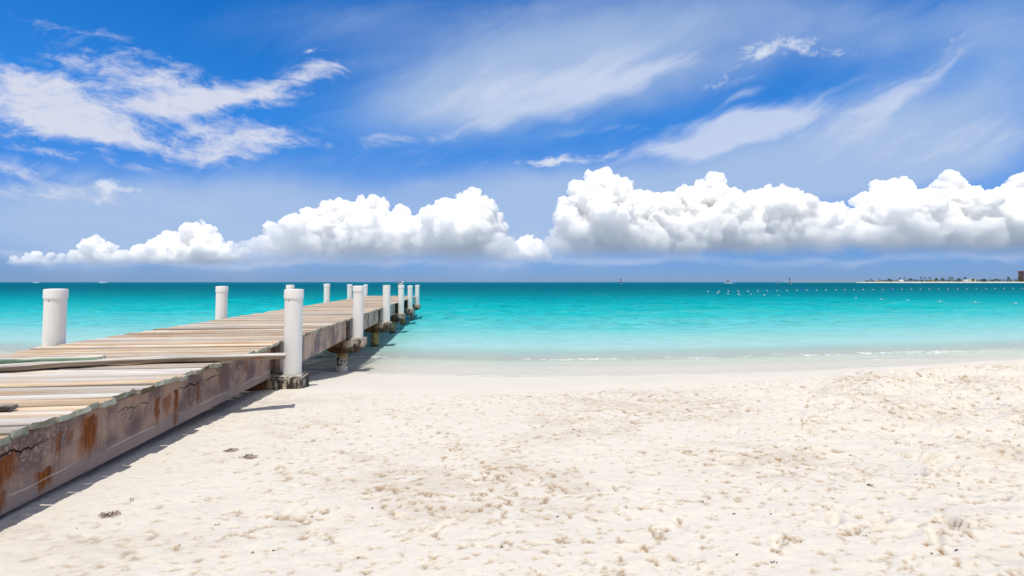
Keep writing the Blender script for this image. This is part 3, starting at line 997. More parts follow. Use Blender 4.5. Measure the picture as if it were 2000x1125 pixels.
def pipe_post(loc, top, label, rim=True, hole=0.0, rot=0.0):
    r = empty('pipe_post', loc, rot, label, 'post', 'white pipe posts along the pier')
    h = top - loc.z
    R = 0.127
    bm = bmesh.new()
    if rim:
        lathe(bm, [(R, 0), (R, h * 0.3), (R, h * 0.7), (R, h - 0.125)], 48)
    else:
        lathe(bm, [(R, 0), (R, h * 0.3), (R, h * 0.7), (R, h - 0.004), (R - 0.004, h), (R - 0.012, h)], 48)
    p = from_bm('pipe', bm, M_PIPE, r)
    if rim:
        bm = bmesh.new()
        lathe(bm, [(R + 0.002, h - 0.135), (R + 0.010, h - 0.131), (R + 0.010, h - 0.012), (R + 0.008, h - 0.003), (R - 0.02, h + 0.002), (0.05, h + 0.006)], 48)
        rc = from_bm('rim_cap', bm, M_PIPE, r)
        if hole:
            bm = bmesh.new()
            bmesh.ops.create_icosphere(bm, subdivisions=1, radius=0.009)
            a = hole
            for v in bm.verts: v.co += Vector((math.cos(a) * R, math.sin(a) * R, h - 0.165))
            from_bm('screw', bm, M_RUSTY, p)
            bm = bmesh.new()
            bmesh.ops.create_icosphere(bm, subdivisions=1, radius=0.012)
            for v in bm.verts: v.co = Vector((v.co.x - 0.01, v.co.y, v.co.z * 0.7 + h + 0.008))
            from_bm('bolt_head', bm, M_RUSTY, rc)
    for o in r.children:
        me = o.data
        me.polygons.foreach_set('use_smooth', [True] * len(me.polygons))
        me.set_sharp_from_angle(angle=math.radians(32))
    return r


POSTS = []
for i, ((px, top), tt) in enumerate(zip(RIGHT, TR)):
    POSTS.append(pipe_post(pier_pt(RL, tt, 0.835), top, DESC_R[i], i != 2, -1.75 if i == 0 else 0))
for i, ((px, top), tt) in enumerate(zip(LEFT, TL)):
    POSTS.append(pipe_post(pier_pt(LL, tt, 0.835), top, DESC_L[i], True, -1.45 if i == 0 else 0))


# loose boards on the deck
def loose_board(p0, p1, w, th, label, rnd, group=None, m=None, lift=(0, 0)):
    """p0, p1: ends of its front top edge, seen from the camera"""
    d = (p1 - p0)
    L = d.length
    rz = math.atan2(d.y, d.x)
    bm, lay = new_bm()
    plank_geo(bm, 0, L, 0, w, 0, th, rnd, lay, cup=0.003, lift0=lift[0], lift1=lift[1])
    br_ = random.Random(int(rnd * 1000) + int(L * 10))
    k1 = br_.uniform(0, 6)
    for v in bm.verts:
        v.co.z += 0.012 * math.sin(1.7 * v.co.x + k1) + br_.uniform(-0.0025, 0.0025)
        v.co.y += 0.010 * math.sin(2.3 * v.co.x + k1) + br_.uniform(-0.004, 0.004)
    o = from_bm('loose_board', bm, m or M_WOOD)
    o.location = p0
    o.rotation_euler = (0, -math.asin(d.z / L), rz)
    return tag(o, label, 'board', group)


def m_board(g, edge, topc):
    tc = g.n('ShaderNodeTexCoord')
    p = tc.outputs['Object']
    gr = g.noise(g.vm('MULTIPLY', p, (1.3, 30, 30)), 1.0, 6, 0.65, 0.5)
    bl = g.noise(g.vm('MULTIPLY', p, (2.0, 8, 8)), 1.0, 5, 0.65)
    c = g.mix(g.mr(gr, 0.3, 0.7), tuple(k * 0.45 for k in topc), tuple(min(k * 1.15, 0.85) for k in topc))
    oy = g.sep(tc.outputs['Normal'])[1]
    e = g.mix(g.mr(gr, 0.3, 0.7), tuple(k * 0.6 for k in edge), edge)
    c = g.mix(g.mr(oy, -0.4, -0.8), c, e)
    c = g.mix(g.mul(g.mr(bl, 0.60, 0.70), 0.7), c, (0.20, 0.095, 0.04))
    return principled(g, c, 0.85, g.bump(gr, 0.7, 0.005), 0.15)


M_BA = mat('bleached_board', lambda g: m_board(g, (0.24, 0.19, 0.15), (0.60, 0.56, 0.51)))
M_BB = mat('green_edged_board', lambda g: m_board(g, (0.20, 0.32, 0.23), (0.66, 0.62, 0.56)))
M_BD = mat('dark_board', lambda g: m_board(g, (0.06, 0.05, 0.045), (0.30, 0.27, 0.25)))
a, b = on_z(0, 715.5, 1.385), on_z(557, 691.5, 1.368)
loose_board(a + (a - b) * 0.22, b, 0.20, 0.047, 'long bleached loose board lying slantwise over the deck, its end against the closest post', 0.5, 'loose boards on the pier deck', M_BA)
a, b = on_z(0, 699.5, 1.432), on_z(191, 696.5, 1.425)
loose_board(a + (a - b) * 0.45, b, 0.13, 0.048, 'short loose board with a green front edge lying behind the long bleached board', 0.3, 'loose boards on the pier deck', M_BB)
a, b = on_z(-140, 805, 1.36), on_z(18, 798, 1.352)
loose_board(a, b, 0.09, 0.034, 'small dark grey board end on the deck at the left border of the photo', 0.3, 'loose boards on the pier deck', M_BD)

# ------------------------------------------------------------------ cumulus clouds standing over the horizon
def cloud_mat(name, z1, dens):
    m = bpy.data.materials.new(name)
    m.use_nodes = True
    g = G(m.node_tree)
    g.N.clear()
    o = g.N.new('ShaderNodeOutputMaterial')
    # distant haze put into the cloud: bluish scatter, thinner ragged base showing the sky
    z = g.sep(g.n('ShaderNodeTexCoord').outputs['Object'])[2]
    den = g.add(g.mul(g.m('POWER', g.mr(z, -60.0, z1), 1.7), dens), 0.0003)
    v = g.n('ShaderNodeVolumeScatter', {'Color': (0.979, 0.989, 0.999), 'Density': den, 'Anisotropy': 0.4})
    g.L.new(v.outputs[0], o.inputs['Volume'])
    return m


M_CLOUD = cloud_mat('cloud', 1000.0, 0.042)
M_CLOUD_LOW = cloud_mat('low_cloud', 450.0, 0.035)
CD = 9000.0                                     # distance of the cloud bank


def cumulus(label, tops, base, seed, dist=CD, vox=9.5, amp=1.0):
    """tops: (px, py, r) turrets outlined against the sky, in photograph pixels turned into metres at `dist`"""
    r_ = random.Random(seed)
    k = dist / F_PX                              # metres per pixel
    S = []

    def world(px, py, dy=0.0):
        d = ray(px, py)
        s = dist / d.y
        return Vector((d.x * s, dist + dy, EYE + d.z * s))
    for (px, py, rad) in tops:
        R = rad * k
        top = world(px, py + rad)
        zb = world(px, base).z
        z = top.z
        w = 0
        rr = R
        while z > zb + rr * 0.5:
            for q in range(1 + (w > 0)):
                c = Vector((top.x + r_.uniform(-0.35, 0.35) * rr * (w > 0), dist + r_.uniform(-1.0, 0.6) * rr * min(w, 2), z))
                S.append((c, rr * (1 if q == 0 else 0.85)))
            z -= rr * 0.8
            rr = min(rr * 1.14, R * 1.7)
            w += 1
    lvl1 = []
    for (c, R) in S:
        for _ in range(15):
            d = Vector((r_.gauss(0, 1), r_.gauss(-0.5, 0.8), r_.gauss(0.25, 0.8))).normalized()
            q = R * r_.uniform(0.28, 0.52)
            lvl1.append((c + d * R * r_.uniform(0.75, 0.98), q))
    lvl2 = []
    for (c, R) in lvl1:
        for _ in range(6):
            d = Vector((r_.gauss(0, 1), r_.gauss(-0.6, 0.8), r_.gauss(0.3, 0.8))).normalized()
            lvl2.append((c + d * R * 0.85, R * r_.uniform(0.28, 0.5)))
    zb = world(tops[0][0], base).z
    ico = bmesh.new()
    bmesh.ops.create_icosphere(ico, subdivisions=2, radius=1.0)
    iv = np.array([v.co[:] for v in ico.verts])
    it = np.array([[v.index for v in f.verts] for f in ico.faces])
    ico.free()
    allS = [s for s in S + lvl1 + lvl2 if s[0].z > zb - s[1] * 0.2]
    C = np.array([s[0][:] for s in allS])
    R = np.array([s[1] for s in allS])
    V = (iv[None] * R[:, None, None] + C[:, None, :]).reshape(-1, 3)
    flat = zb + 0.2 * (V[:, 2] - zb)
    V[:, 2] = np.where(V[:, 2] < zb, flat, V[:, 2])
    T = (it[None] + (np.arange(len(R)) * len(iv))[:, None, None]).reshape(-1, 3)
    cen = Vector((float(C[:, 0].mean()), dist, zb))
    V -= np.array(cen[:])
    me = bpy.data.meshes.new('cloud')
    me.from_pydata(V.tolist(), [], T.tolist())
    o = bpy.data.objects.new('cumulus_cloud', me)
    COL.objects.link(o)
    md = o.modifiers.new('r', 'REMESH')
    md.mode, md.voxel_size = 'VOXEL', vox * dist / CD
    me2 = bpy.data.meshes.new_from_object(o.evaluated_get(bpy.context.evaluated_depsgraph_get()))
    COL.objects.unlink(o)
    bpy.data.objects.remove(o)
    n = len(me2.vertices)
    co = np.empty(n * 3, np.float32)
    me2.vertices.foreach_get('co', co)
    co = co.reshape(-1, 3).astype(np.float64)
    no = np.empty(n * 3, np.float32)
    me2.vertex_normals.foreach_get('vector', no)
    no = no.reshape(-1, 3)
    s1 = 300.0 * dist / CD
    P = co / s1 + seed * 7.7
    bil = 0
    for q in range(5):
        f = 2.1 ** q
        bil = bil + np.abs(2 * vnoise(P[:, 0] * f, P[:, 1] * f, P[:, 2] * f, seed + q) - 1) * (0.58 ** q)
    up = sstep(-0.1 * s1, 1.2 * s1, co[:, 2])
    co += no * ((bil - 0.75) * 0.42 * s1 * amp * (0.25 + 0.75 * up))[:, None]
    me2.vertices.foreach_set('co', co.astype(np.float32).ravel())
    me2.update()
    o = bpy.data.objects.new('cumulus_cloud', me2)
    COL.objects.link(o)
    md = o.modifiers.new('r', 'REMESH')
    md.mode, md.voxel_size = 'VOXEL', vox * dist / CD
    me3 = bpy.data.meshes.new_from_object(o.evaluated_get(bpy.context.evaluated_depsgraph_get()))
    COL.objects.unlink(o)
    bpy.data.objects.remove(o)
    bpy.data.meshes.remove(me2)
    o = link_mesh('cumulus_cloud', me3, M_CLOUD if dist == CD else M_CLOUD_LOW, loc=cen, smooth=True)
    return tag(o, label, 'cloud', 'cumulus clouds above the horizon')


cumulus('long white cumulus cloud behind the pier with its highest peak at its right end',
        [(470, 482, 16), (505, 462, 20), (540, 440, 22), (575, 422, 22), (610, 408, 24), (650, 396, 26), (690, 392, 26), (728, 389, 24), (750, 408, 18), (785, 410, 22), (815, 425, 16),
         (845, 398, 22), (880, 390, 26), (918, 373, 24), (945, 388, 24), (965, 420, 20), (900, 440, 26), (985, 460, 14), (1000, 478, 14)], 517, 1)
cumulus('tallest white cumulus tower, rising right of the gap at the middle of the horizon',
        [(1075, 460, 12), (1095, 430, 16), (1112, 392, 18), (1130, 360, 18), (1155, 338, 16), (1182, 325, 13), (1196, 345, 20), (1216, 350, 14), (1240, 372, 20), (1268, 374, 18), (1305, 382, 18),
         (1330, 405, 18), (1150, 400, 30), (1200, 400, 34), (1250, 410, 30), (1290, 430, 26)], 509, 2)
cumulus('white cumulus cloud with a thimble shaped peak beside the tallest cloud tower',
        [(1350, 362, 18), (1372, 356, 18), (1398, 346, 14), (1412, 366, 20), (1432, 380, 18), (1440, 410, 18), (1360, 400, 26), (1400, 420, 30)], 505, 3)
cumulus('round shouldered white cumulus cloud between the thimble peak and the small right hand puff',
        [(1462, 374, 18), (1490, 370, 18), (1525, 360, 18), (1550, 372, 18), (1575, 392, 18), (1605, 396, 16), (1638, 396, 11), (1630, 420, 22), (1500, 410, 30), (1550, 430, 30)], 503, 4)
cumulus('wide hazy cumulus cloud with two crowns above the distant headland',
        [(1672, 408, 18), (1700, 370, 20), (1722, 354, 22), (1752, 356, 22), (1780, 378, 20), (1812, 376, 20), (1846, 343, 20), (1868, 358, 22), (1890, 390, 18), (1912, 398, 16), (1740, 410, 34), (1820, 420, 34), (1880, 430, 30)], 499, 5)
cumulus('white cumulus cloud cut off by the right border of the photo',
        [(1940, 378, 20), (1965, 360, 22), (1990, 352, 24), (2030, 352, 30), (2080, 370, 34), (1950, 420, 30), (2000, 430, 34), (2060, 420, 36)], 499, 6)
cumulus('low bumpy cumulus cloud left of the long cloud, behind the left edge posts',
        [(280, 490, 9), (305, 474, 14), (330, 462, 16), (352, 458, 16), (378, 436, 14), (402, 436, 14), (422, 458, 16), (450, 474, 14), (468, 484, 10)], 519, 7, 11000.0)
cumulus('small low cumulus cloud, leftmost on the horizon',
        [(150, 494, 8), (172, 468, 12), (190, 462, 12), (212, 474, 12), (240, 484, 10), (270, 482, 9), (120, 497, 7)], 519, 8, 11000.0)
cumulus('tiny low cumulus puff in the gap between the long cloud and the tallest tower',
        [(1008, 470, 9), (1022, 460, 10), (1034, 457, 9), (1048, 466, 9), (1062, 474, 8), (990, 480, 9)], 513, 9, 12000.0)
cumulus('faint low cumulus scrap at the far left, just above the horizon haze',
        [(30, 500, 7), (55, 496, 7), (75, 493, 8), (95, 497, 6)], 520, 10, 13000.0)

# ------------------------------------------------------------------ things out on the water
def at_water(px, py):
    return on_z(px, py, 0.0)


M_BUOY_W = mat('white_float', m_flat((0.80, 0.76, 0.74), 0.5))
M_BUOY_B = mat('blue_float', m_flat((0.02, 0.10, 0.45), 0.5))
M_ROPE = mat('rope', m_flat((0.35, 0.33, 0.28)))


def buoy(loc, r, label, group, m):
    bm = bmesh.new()
    # a float: fat barrel with a collar and eye at each end
    tube(bm, [(-1.25 * r, 0, 0), (-1.1 * r, 0, 0), (-1.0 * r, 0, 0), (-0.6 * r, 0, 0), (0, 0, 0), (0.6 * r, 0, 0), (1.0 * r, 0, 0), (1.1 * r, 0, 0), (1.25 * r, 0, 0)],
         [0.2 * r, 0.25 * r, 0.6 * r, 0.92 * r, r, 0.92 * r, 0.6 * r, 0.25 * r, 0.2 * r], 10)
    o = from_bm('rope_float', bm, m, smooth=True)
    o.location = loc + Vector((0, 0, r * 0.45))
    return tag(o, label, 'float', group)


NEARB = [(1383, 570), (1402, 573.2), (1422, 574.6), (1443, 575.4), (1467, 576), (1493, 577.2), (1521, 578), (1555, 579.4), (1589, 580.5), (1630, 581.3),
         (1672, 582.8), (1721, 584.8), (1774, 587), (1836, 589.2), (1905, 591), (1984, 592.4)]
FARB = [(1404, 569.5), (1423, 569.3), (1442, 569.3), (1461, 569.2), (1480, 568.7), (1499, 568.4), (1518, 568.1), (1537.5, 567.9), (1557, 567.6), (1576, 567.1), (1595, 566.8), (1613, 566.7), (1632, 566.5),
        (1650, 566.4), (1668, 566.2), (1686, 566), (1705, 566), (1724, 565.8), (1743, 565.7), (1761.5, 565.6), (1780, 565.5), (1798, 565.4), (1815, 565.3), (1833, 565.2), (1852, 565),
        (1870.5, 564.8), (1889, 564.6), (1907, 564.5), (1926, 564.2), (1944, 564), (1961.5, 563.9), (1979, 563.8), (1997, 563.6)]
for k, (px, py) in enumerate(NEARB):
    lab = 'small white float on the nearer rope line that curves towards the right border'
    buoy(at_water(px, py), 0.075 + 0.03 * (py < 578), lab, 'white floats of the nearer rope line', M_BUOY_W)
for k, (px, py) in enumerate(FARB):
    buoy(at_water(px, py), 0.12, 'tiny white float on the straight farther rope line', 'white floats of the farther rope line', M_BUOY_W)
buoy(at_water(1567, 567.0), 0.25, 'blue float on the farther rope line, below and right of the red sail', 'blue floats', M_BUOY_B)
buoy(at_water(1740, 566.0), 0.25, 'blue float on the farther rope line below the left end of the headland', 'blue floats', M_BUOY_B)
for pts, lab in ((NEARB, 'thin floating rope joining the nearer curved line of floats'), (FARB, 'thin floating rope joining the straight farther line of floats')):
    bm = bmesh.new()
    pp = [at_water(*q) + Vector((0, 0, 0.02)) for q in pts]
    fine = []
    for a_, b_ in zip(pp, pp[1:]):
        for f in (0, 0.25, 0.5, 0.75):
            fine.append(a_.lerp(b_, f) + Vector((0, 0.1 * math.sin(f * 6), -0.05 * math.sin(math.pi * f))))
    fine.append(pp[-1])
    tube(bm, fine, [0.012] * len(fine), 5)
    tag(from_bm('float_rope', bm, M_ROPE), lab, 'rope')


def hull_bm(L, W, H, draft=0.1, seg=10):
    bm = bmesh.new()
    rings = []
    for i in range(seg + 1):
        f = i / seg
        x = (f - 0.5) * L
        w = W / 2 * max(0.06, min(1, 1.25 * (1 - f ** 2.4))) * (0.85 + 0.15 * min(1, f * 4))
        sh = H * (0.85 + 0.3 * f * f)
        keel = -draft * (1 - f ** 4)
        rings.append([bm.verts.new((x, yy, z)) for yy, z in ((-w, sh), (-w * 0.85, sh * 0.3), (-w * 0.3, keel), (w * 0.3, keel), (w * 0.85, sh * 0.3), (w, sh))])
    for r0, r1 in zip(rings, rings[1:]):
        for k in range(6):
            bm.faces.new((r0[k], r0[(k + 1) % 6], r1[(k + 1) % 6], r1[k]))
    bm.faces.new(rings[0])
    bm.faces.new(rings[-1][::-1])
    return bm


M_HULL = mat('white_hull', m_flat((0.78, 0.78, 0.77), 0.35, 0.4, 0.05))
M_HULL_D = mat('dark_hull', m_flat((0.05, 0.055, 0.07), 0.4, 0.4))
M_MAST = mat('mast', m_flat((0.5, 0.5, 0.5), 0.4))
M_TRAMP = mat('trampoline', m_flat((0.04, 0.04, 0.05)))
M_PERSON = mat('dark_clothing', m_flat((0.10, 0.05, 0.05)))
M_SKIN = mat('skin', m_flat((0.30, 0.17, 0.11)))


def m_sail(cols):
    def f(g):
        z = g.sep(g.n('ShaderNodeTexCoord').outputs['Generated'])
        t = g.add(z[2], g.mul(z[0], 0.10))
        c = g.ramp(t, [(i / len(cols), k) for i, k in enumerate(cols)], 'CONSTANT')
        d = g.n('ShaderNodeBsdfDiffuse', {'Color': c}).outputs[0]
        tr = g.n('ShaderNodeBsdfTranslucent', {'Color': c}).outputs[0]
        return g.n('ShaderNodeMixShader', {0: 0.4, 1: d, 2: tr}).outputs[0]
    return f


def seated_person(parent, loc, s=1.0):
    bm = bmesh.new()
    tube(bm, [(0, 0, 0), (0, 0, 0.25), (0, 0, 0.5), (0.02, 0, 0.58), (0.03, 0, 0.62), (0.05, 0, 0.72), (0.05, 0, 0.82), (0.04, 0, 0.88)], [0.17, 0.17, 0.19, 0.12, 0.06, 0.10, 0.10, 0.04], 10)
    for sg in (-1, 1):
        tube(bm, [(0, 0.09 * sg, 0.08), (0.4, 0.11 * sg, 0.22), (0.45, 0.11 * sg, -0.15)], [0.09, 0.07, 0.05], 8)
        tube(bm, [(0, 0.2 * sg, 0.5), (0.12, 0.24 * sg, 0.28), (0.36, 0.16 * sg, 0.3)], [0.06, 0.05, 0.035], 8)
    for v in bm.verts: v.co *= s
    return from_bm('person', bm, M_PERSON, None, smooth=True)


def sailboat(px, py, mast_h, cols, label, head, lean=0.06, luff=0.6):
    loc = at_water(px, py)
    r = empty('sailing_catamaran', loc, head, label, 'sailboat', 'small sailing catamarans on the horizon')
    L = 4.6
    for sg in (-1, 1):
        bm = hull_bm(L, 0.36, 0.42)
        for v in bm.verts: v.co.y += sg * 1.05
        from_bm('hull', bm, M_HULL, r, smooth=True)
    bm = bmesh.new()
    box(bm, (-1.3, -1.0, 0.44), (0.6, 1.0, 0.48), 0.01)
    from_bm('trampoline', bm, M_TRAMP, r)
    bm = bmesh.new()
    tube(bm, [(0.5, 0, 0.45), (0.45, lean * mast_h * 0.5, mast_h * 0.55), (0.25, lean * mast_h, mast_h)], [0.06, 0.055, 0.04], 8)
    from_bm('mast', bm, M_MAST, r)
    # mainsail: a curved, battened blade
    bm = bmesh.new()
    n, m = 14, 6
    gr = []
    for i in range(n + 1):
        f = i / n
        z = 0.9 + (mast_h - 1.0) * f
        ch = 2.15 * (1 - 0.25 * f) * (1 - max(0, f - 0.72) ** 2 * 9.5) * luff / 0.6
        row = []
        for j in range(m + 1):
            q = j / m
            row.append(bm.verts.new((0.42 - 0.2 * f - ch * q, lean * z + 0.28 * math.sin(math.pi * q) * (1 - 0.4 * f) + 0.5 * q, z + 0.12 * q)))
        gr.append(row)
    for a_, b_ in zip(gr, gr[1:]):
        for j in range(m):
            bm.faces.new((a_[j], a_[j + 1], b_[j + 1], b_[j]))
    bmesh.ops.solidify(bm, geom=bm.faces[:], thickness=0.02)
    from_bm('mainsail', bm, mat('sail_cloth', m_sail(cols)), r, smooth=True)
    pr = seated_person(None, None)
    pr.location = loc + Vector((-0.7 * math.cos(head), -0.7 * math.sin(head), 0.5))
    pr.rotation_euler = (0, 0, head)
    tag(pr, 'dark figure sitting on the %s' % label.split(',')[0].split(' and a')[0].split(' crossed')[0], 'person', 'sailors')
    return r


R_, Y_, G_, B_, W_, LB, O_ = (0.45, 0.02, 0.02), (0.75, 0.5, 0.03), (0.03, 0.28, 0.2), (0.02, 0.08, 0.4), (0.8, 0.8, 0.8), (0.35, 0.5, 0.75), (0.6, 0.2, 0.04)
sailboat(1213.3, 554.2, 6.0, [B_, G_, Y_, O_, R_, (0.25, 0.02, 0.08)], 'catamaran with a rainbow sail, far left of the others', 1.15, luff=0.55)
sailboat(1423, 552.7, 7.2, [G_, O_, Y_, G_, R_, O_], 'catamaran with an orange and green sail and a white wake', 0.4, luff=0.8)
sailboat(1518.5, 553.9, 6.4, [LB, W_, LB, (0.6, 0.4, 0.5), LB], 'catamaran with a pale blue sail, left of the red sail', 1.3, 0.10, luff=0.45)
sailboat(1543.5, 554.3, 6.9, [R_, R_, W_, W_, R_, R_, R_], 'catamaran with a dark red sail crossed by a white band', 0.9, luff=0.75)


M_FOAM = mat('foam', m_flat((0.84, 0.86, 0.87), 0.9, 0.1, 0.1, 1.0))


def foam_strip(name, loc, L, W, H, head, seed, label):
    bm = bmesh.new()
    r_ = random.Random(seed)
    n = 40
    rows = []
    for i in range(n + 1):
        f = i / n
        w = W * math.sin(math.pi * min(f * 1.02 + 0.01, 1)) ** 0.6 + 0.05
        hh = H * (0.3 + 0.7 * r_.random()) * math.sin(math.pi * f)
        rows.append([bm.verts.new((L * (f - 0.5), w * q, -0.1 + (hh + 0.12) * math.cos(q * 1.4) + r_.uniform(-0.05, 0.05) * H)) for q in (-1, -0.5, 0, 0.5, 1)])
    for a_, b_ in zip(rows, rows[1:]):
        for j in range(4):
            bm.faces.new((a_[j], a_[j + 1], b_[j + 1], b_[j]))
    o = from_bm(name, bm, M_FOAM, smooth=True)
    o.location, o.rotation_euler = loc, (0, 0, head)
    return tag(o, label, kind='structure')


foam_strip('surf', on_z(69, 551.75), 17, 6, 1.1, 0.0, 1, 'white surf breaking on the far reef')
foam_strip('surf', on_z(74, 551.7), 9, 4, 0.9, 0.0, 2, 'white surf breaking on the far reef')
foam_strip('surf', on_z(199, 551.75), 22, 6, 1.3, 0.0, 3, 'white surf breaking on the far reef')
foam_strip('surf', on_z(207, 551.7), 9, 4, 0.8, 0.0, 4, 'white surf breaking on the far reef')
foam_strip('wake', on_z(1424, 552.9), 22, 1.2, 0.6, 0.0, 5, 'white wake of the catamaran')
foam_strip('wake', on_z(1793, 552.2), 26, 3.0, 0.9, 0.02, 6, 'white wake of the motorboat')


def motorboat(px, py, label, dark, head, L=6.5):
    loc = at_water(px, py)
    r = empty('motorboat', loc, head, label, 'motorboat')
    bm = hull_bm(L, 2.2, 0.85, 0.25)
    from_bm('hull', bm, M_HULL_D if dark else M_HULL, r, smooth=True)
    bm = bmesh.new()
    box(bm, (-0.7, -0.7, 0.82), (0.9, 0.7, 1.45), 0.12)
    from_bm('console', bm, M_HULL, r)
    bm = bmesh.new()
    for sx in (-0.9, 1.0):
        for sy in (-0.8, 0.8):
            tube(bm, [(sx, sy, 0.8), (sx, sy, 2.2)], [0.035, 0.035], 6)
    box(bm, (-1.1, -0.95, 2.2), (1.2, 0.95, 2.3), 0.03)
    from_bm('canopy', bm, mat('canopy', m_flat((0.25, 0.03, 0.03) if not dark else (0.05, 0.06, 0.1))), r)
    bm = bmesh.new()
    box(bm, (-L / 2 - 0.45, -0.25, 0.1), (-L / 2 + 0.02, 0.25, 1.25), 0.08)
    from_bm('outboard_motor', bm, M_HULL_D, r)
    return r


motorboat(1791, 552.0, 'white motorboat with a dark red canopy speeding past the headland in its own wake', False, 0.05, 7.0)
motorboat(1988, 551.9, 'dark motorboat moored off the beach by the right border', True, 0.2, 8.0)

# ------------------------------------------------------------------ the headland
M_FARSAND = mat('far_sand', lambda g: principled(g, g.mix(g.noise(g.n('ShaderNodeNewGeometry').outputs['Position'], 0.05, 4), (0.58, 0.52, 0.43), (0.68, 0.63, 0.55)), 0.95))
LD = 1300.0


def m_leaf(g):
    rnd = g.n('ShaderNodeObjectInfo').outputs['Random']
    p = g.n('ShaderNodeTexCoord').outputs['Object']
    c = g.mix(g.noise(p, 0.6, 3), (0.018, 0.035, 0.012), (0.06, 0.09, 0.028))
    c = g.mix(g.mul(rnd, 0.4), c, (0.075, 0.085, 0.03))
    return g.n('ShaderNodeBsdfDiffuse', {'Color': c}).outputs[0]


M_LEAF = mat('leaves', m_leaf)
M_TRUNK = mat('trunk', m_flat((0.16, 0.12, 0.08)))


def ground_at(u):
    return 0.35 + 1.9 * float(sstep(0.68, 0.78, np.array(u)))


def headland():
    us = np.linspace(0.70, 1.35, 160)
    rows = []
    for k, (dy, hh) in enumerate([(-8, -0.6), (0, 0.05), (12, 0.7), (22, 1.6), (45, 2.4), (120, 3.0), (260, 2.6), (420, 1.0), (460, -1.0)]):
        taper = sstep(0.70, 0.735, us)
        y = LD + dy * (0.25 + 0.75 * taper) + 6 * (fbm(us * 60, us * 0 + k, octaves=3, seed=4) - 0.5) + (us - 0.7) * -260
        z = hh * (0.3 + 0.7 * taper) * (0.85 + 0.3 * fbm(us * 80, us * 0 + k * 2.2, octaves=3, seed=6)) if hh > 0 else np.full_like(us, hh)
        rows.append(np.stack([us * y, y, z], -1))
    V = np.concatenate(rows)
    me = np_mesh('headland', V, grid_quads(len(us), len(rows)))
    o = link_mesh('headland', me, M_FARSAND, smooth=True)
    return tag(o, 'low sandy headland on the right horizon', kind='structure')


headland()
us = np.linspace(0.60, 0.73, 60)
rows = [np.stack([us * 2100, 2100 + dy + 0 * us, np.full_like(us, hh) * sstep(0.60, 0.63, us) + 0.6 * (fbm(us * 200, us * 0 + dy, octaves=3, seed=2) - 0.5) * (hh > 0)], -1)
        for dy, hh in ((-20, -0.5), (0, 0.6), (30, 1.6), (60, 3.0), (200, 3.0), (260, -0.5))]
tag(link_mesh('spit', np_mesh('spit', np.concatenate(rows), grid_quads(60, 6)), mat('spit_scrub', lambda g: g.n('ShaderNodeBsdfDiffuse', {'Color': (0.22, 0.26, 0.20)}).outputs[0]), smooth=True),
    'faint low spit of land beyond the headland', kind='structure')


def land_y(u): return LD + (u - 0.7) * -260


def land_pt(px, dy):
    u = (px - 1000.0) / F_PX
    return Vector((u * (land_y(u) + dy), land_y(u) + dy, 2.2 + 0.4 * min(1, dy / 60)))


def leaf_cloud(bm, c, rx, rz, n, s, rr):
    for _ in range(n):
        d = Vector((rr.gauss(0, 1), rr.gauss(0, 1), rr.gauss(0, 1))).normalized()
        q = rr.random() ** 0.4
        p = c + Vector((d.x * rx * q, d.y * rx * q, d.z * rz * q))
        a = Vector((rr.gauss(0, 1), rr.gauss(0, 1), rr.gauss(0, 0.7))).normalized() * s * rr.uniform(0.5, 1.2)
        b = a.orthogonal().normalized() * s * rr.uniform(0.3, 0.7)
        bm.faces.new([bm.verts.new(p + a), bm.verts.new(p + b), bm.verts.new(p - a), bm.verts.new(p - b)])


def tree(px, dy, H, W, label, seed, palm=False):
    rr = random.Random(seed)
    loc = land_pt(px, dy)
    name = 'palm_tree' if palm else 'broadleaf_tree'
    r = empty(name, loc, 0, label, 'tree', 'palms on the headland' if palm else 'trees on the headland')
    bm = bmesh.new()
    if palm:
        bend = rr.uniform(-0.8, 0.8)
        tube(bm, [(0, 0, -0.5), (bend * 0.3, 0, H * 0.45), (bend, 0, H)], [0.28, 0.2, 0.14], 6)
        from_bm('trunk', bm, M_TRUNK, r)
        bm = bmesh.new()
        for k in range(22):
            a = rr.uniform(0, 6.28)
            L = W * rr.uniform(0.8, 1.15)
            e = rr.uniform(-0.2, 1.1)
            prev = None
            for i in range(6):
                f = i / 5
                q = Vector((bend + math.cos(a) * L * f, math.sin(a) * L * f, H + L * (e * f - 1.15 * f * f)))
                w = 0.34 * math.sin(math.pi * (0.12 + 0.85 * f))
                sd = Vector((-math.sin(a), math.cos(a), -0.4)) * w
                cur = [bm.verts.new(q + sd), bm.verts.new(q - sd)]
                if prev: bm.faces.new((prev[0], prev[1], cur[1], cur[0]))
                prev = cur
        from_bm('crown', bm, M_LEAF, r)
    else:
        tube(bm, [(0, 0, -0.5), (0.1, 0, H * 0.35), (0.3, 0.1, H * 0.7)], [0.3, 0.22, 0.1], 6)
        for k in range(4):
            a = rr.uniform(0, 6.28)
            tube(bm, [(0.1, 0, H * 0.35), (math.cos(a) * W * 0.3, math.sin(a) * W * 0.3, H * 0.6), (math.cos(a) * W * 0.6, math.sin(a) * W * 0.6, H * 0.75)], [0.14, 0.1, 0.05], 5)
        from_bm('trunk', bm, M_TRUNK, r)
        bm = bmesh.new()
        for k in range(9):
            a = rr.uniform(0, 6.28)
            q = rr.random() ** 0.5
            leaf_cloud(bm, Vector((math.cos(a) * W * 0.6 * q, math.sin(a) * W * 0.6 * q, H * rr.uniform(0.45, 0.85))), W * 0.42, H * 0.2, 60, 0.55, rr)
        from_bm('crown', bm, M_LEAF, r)


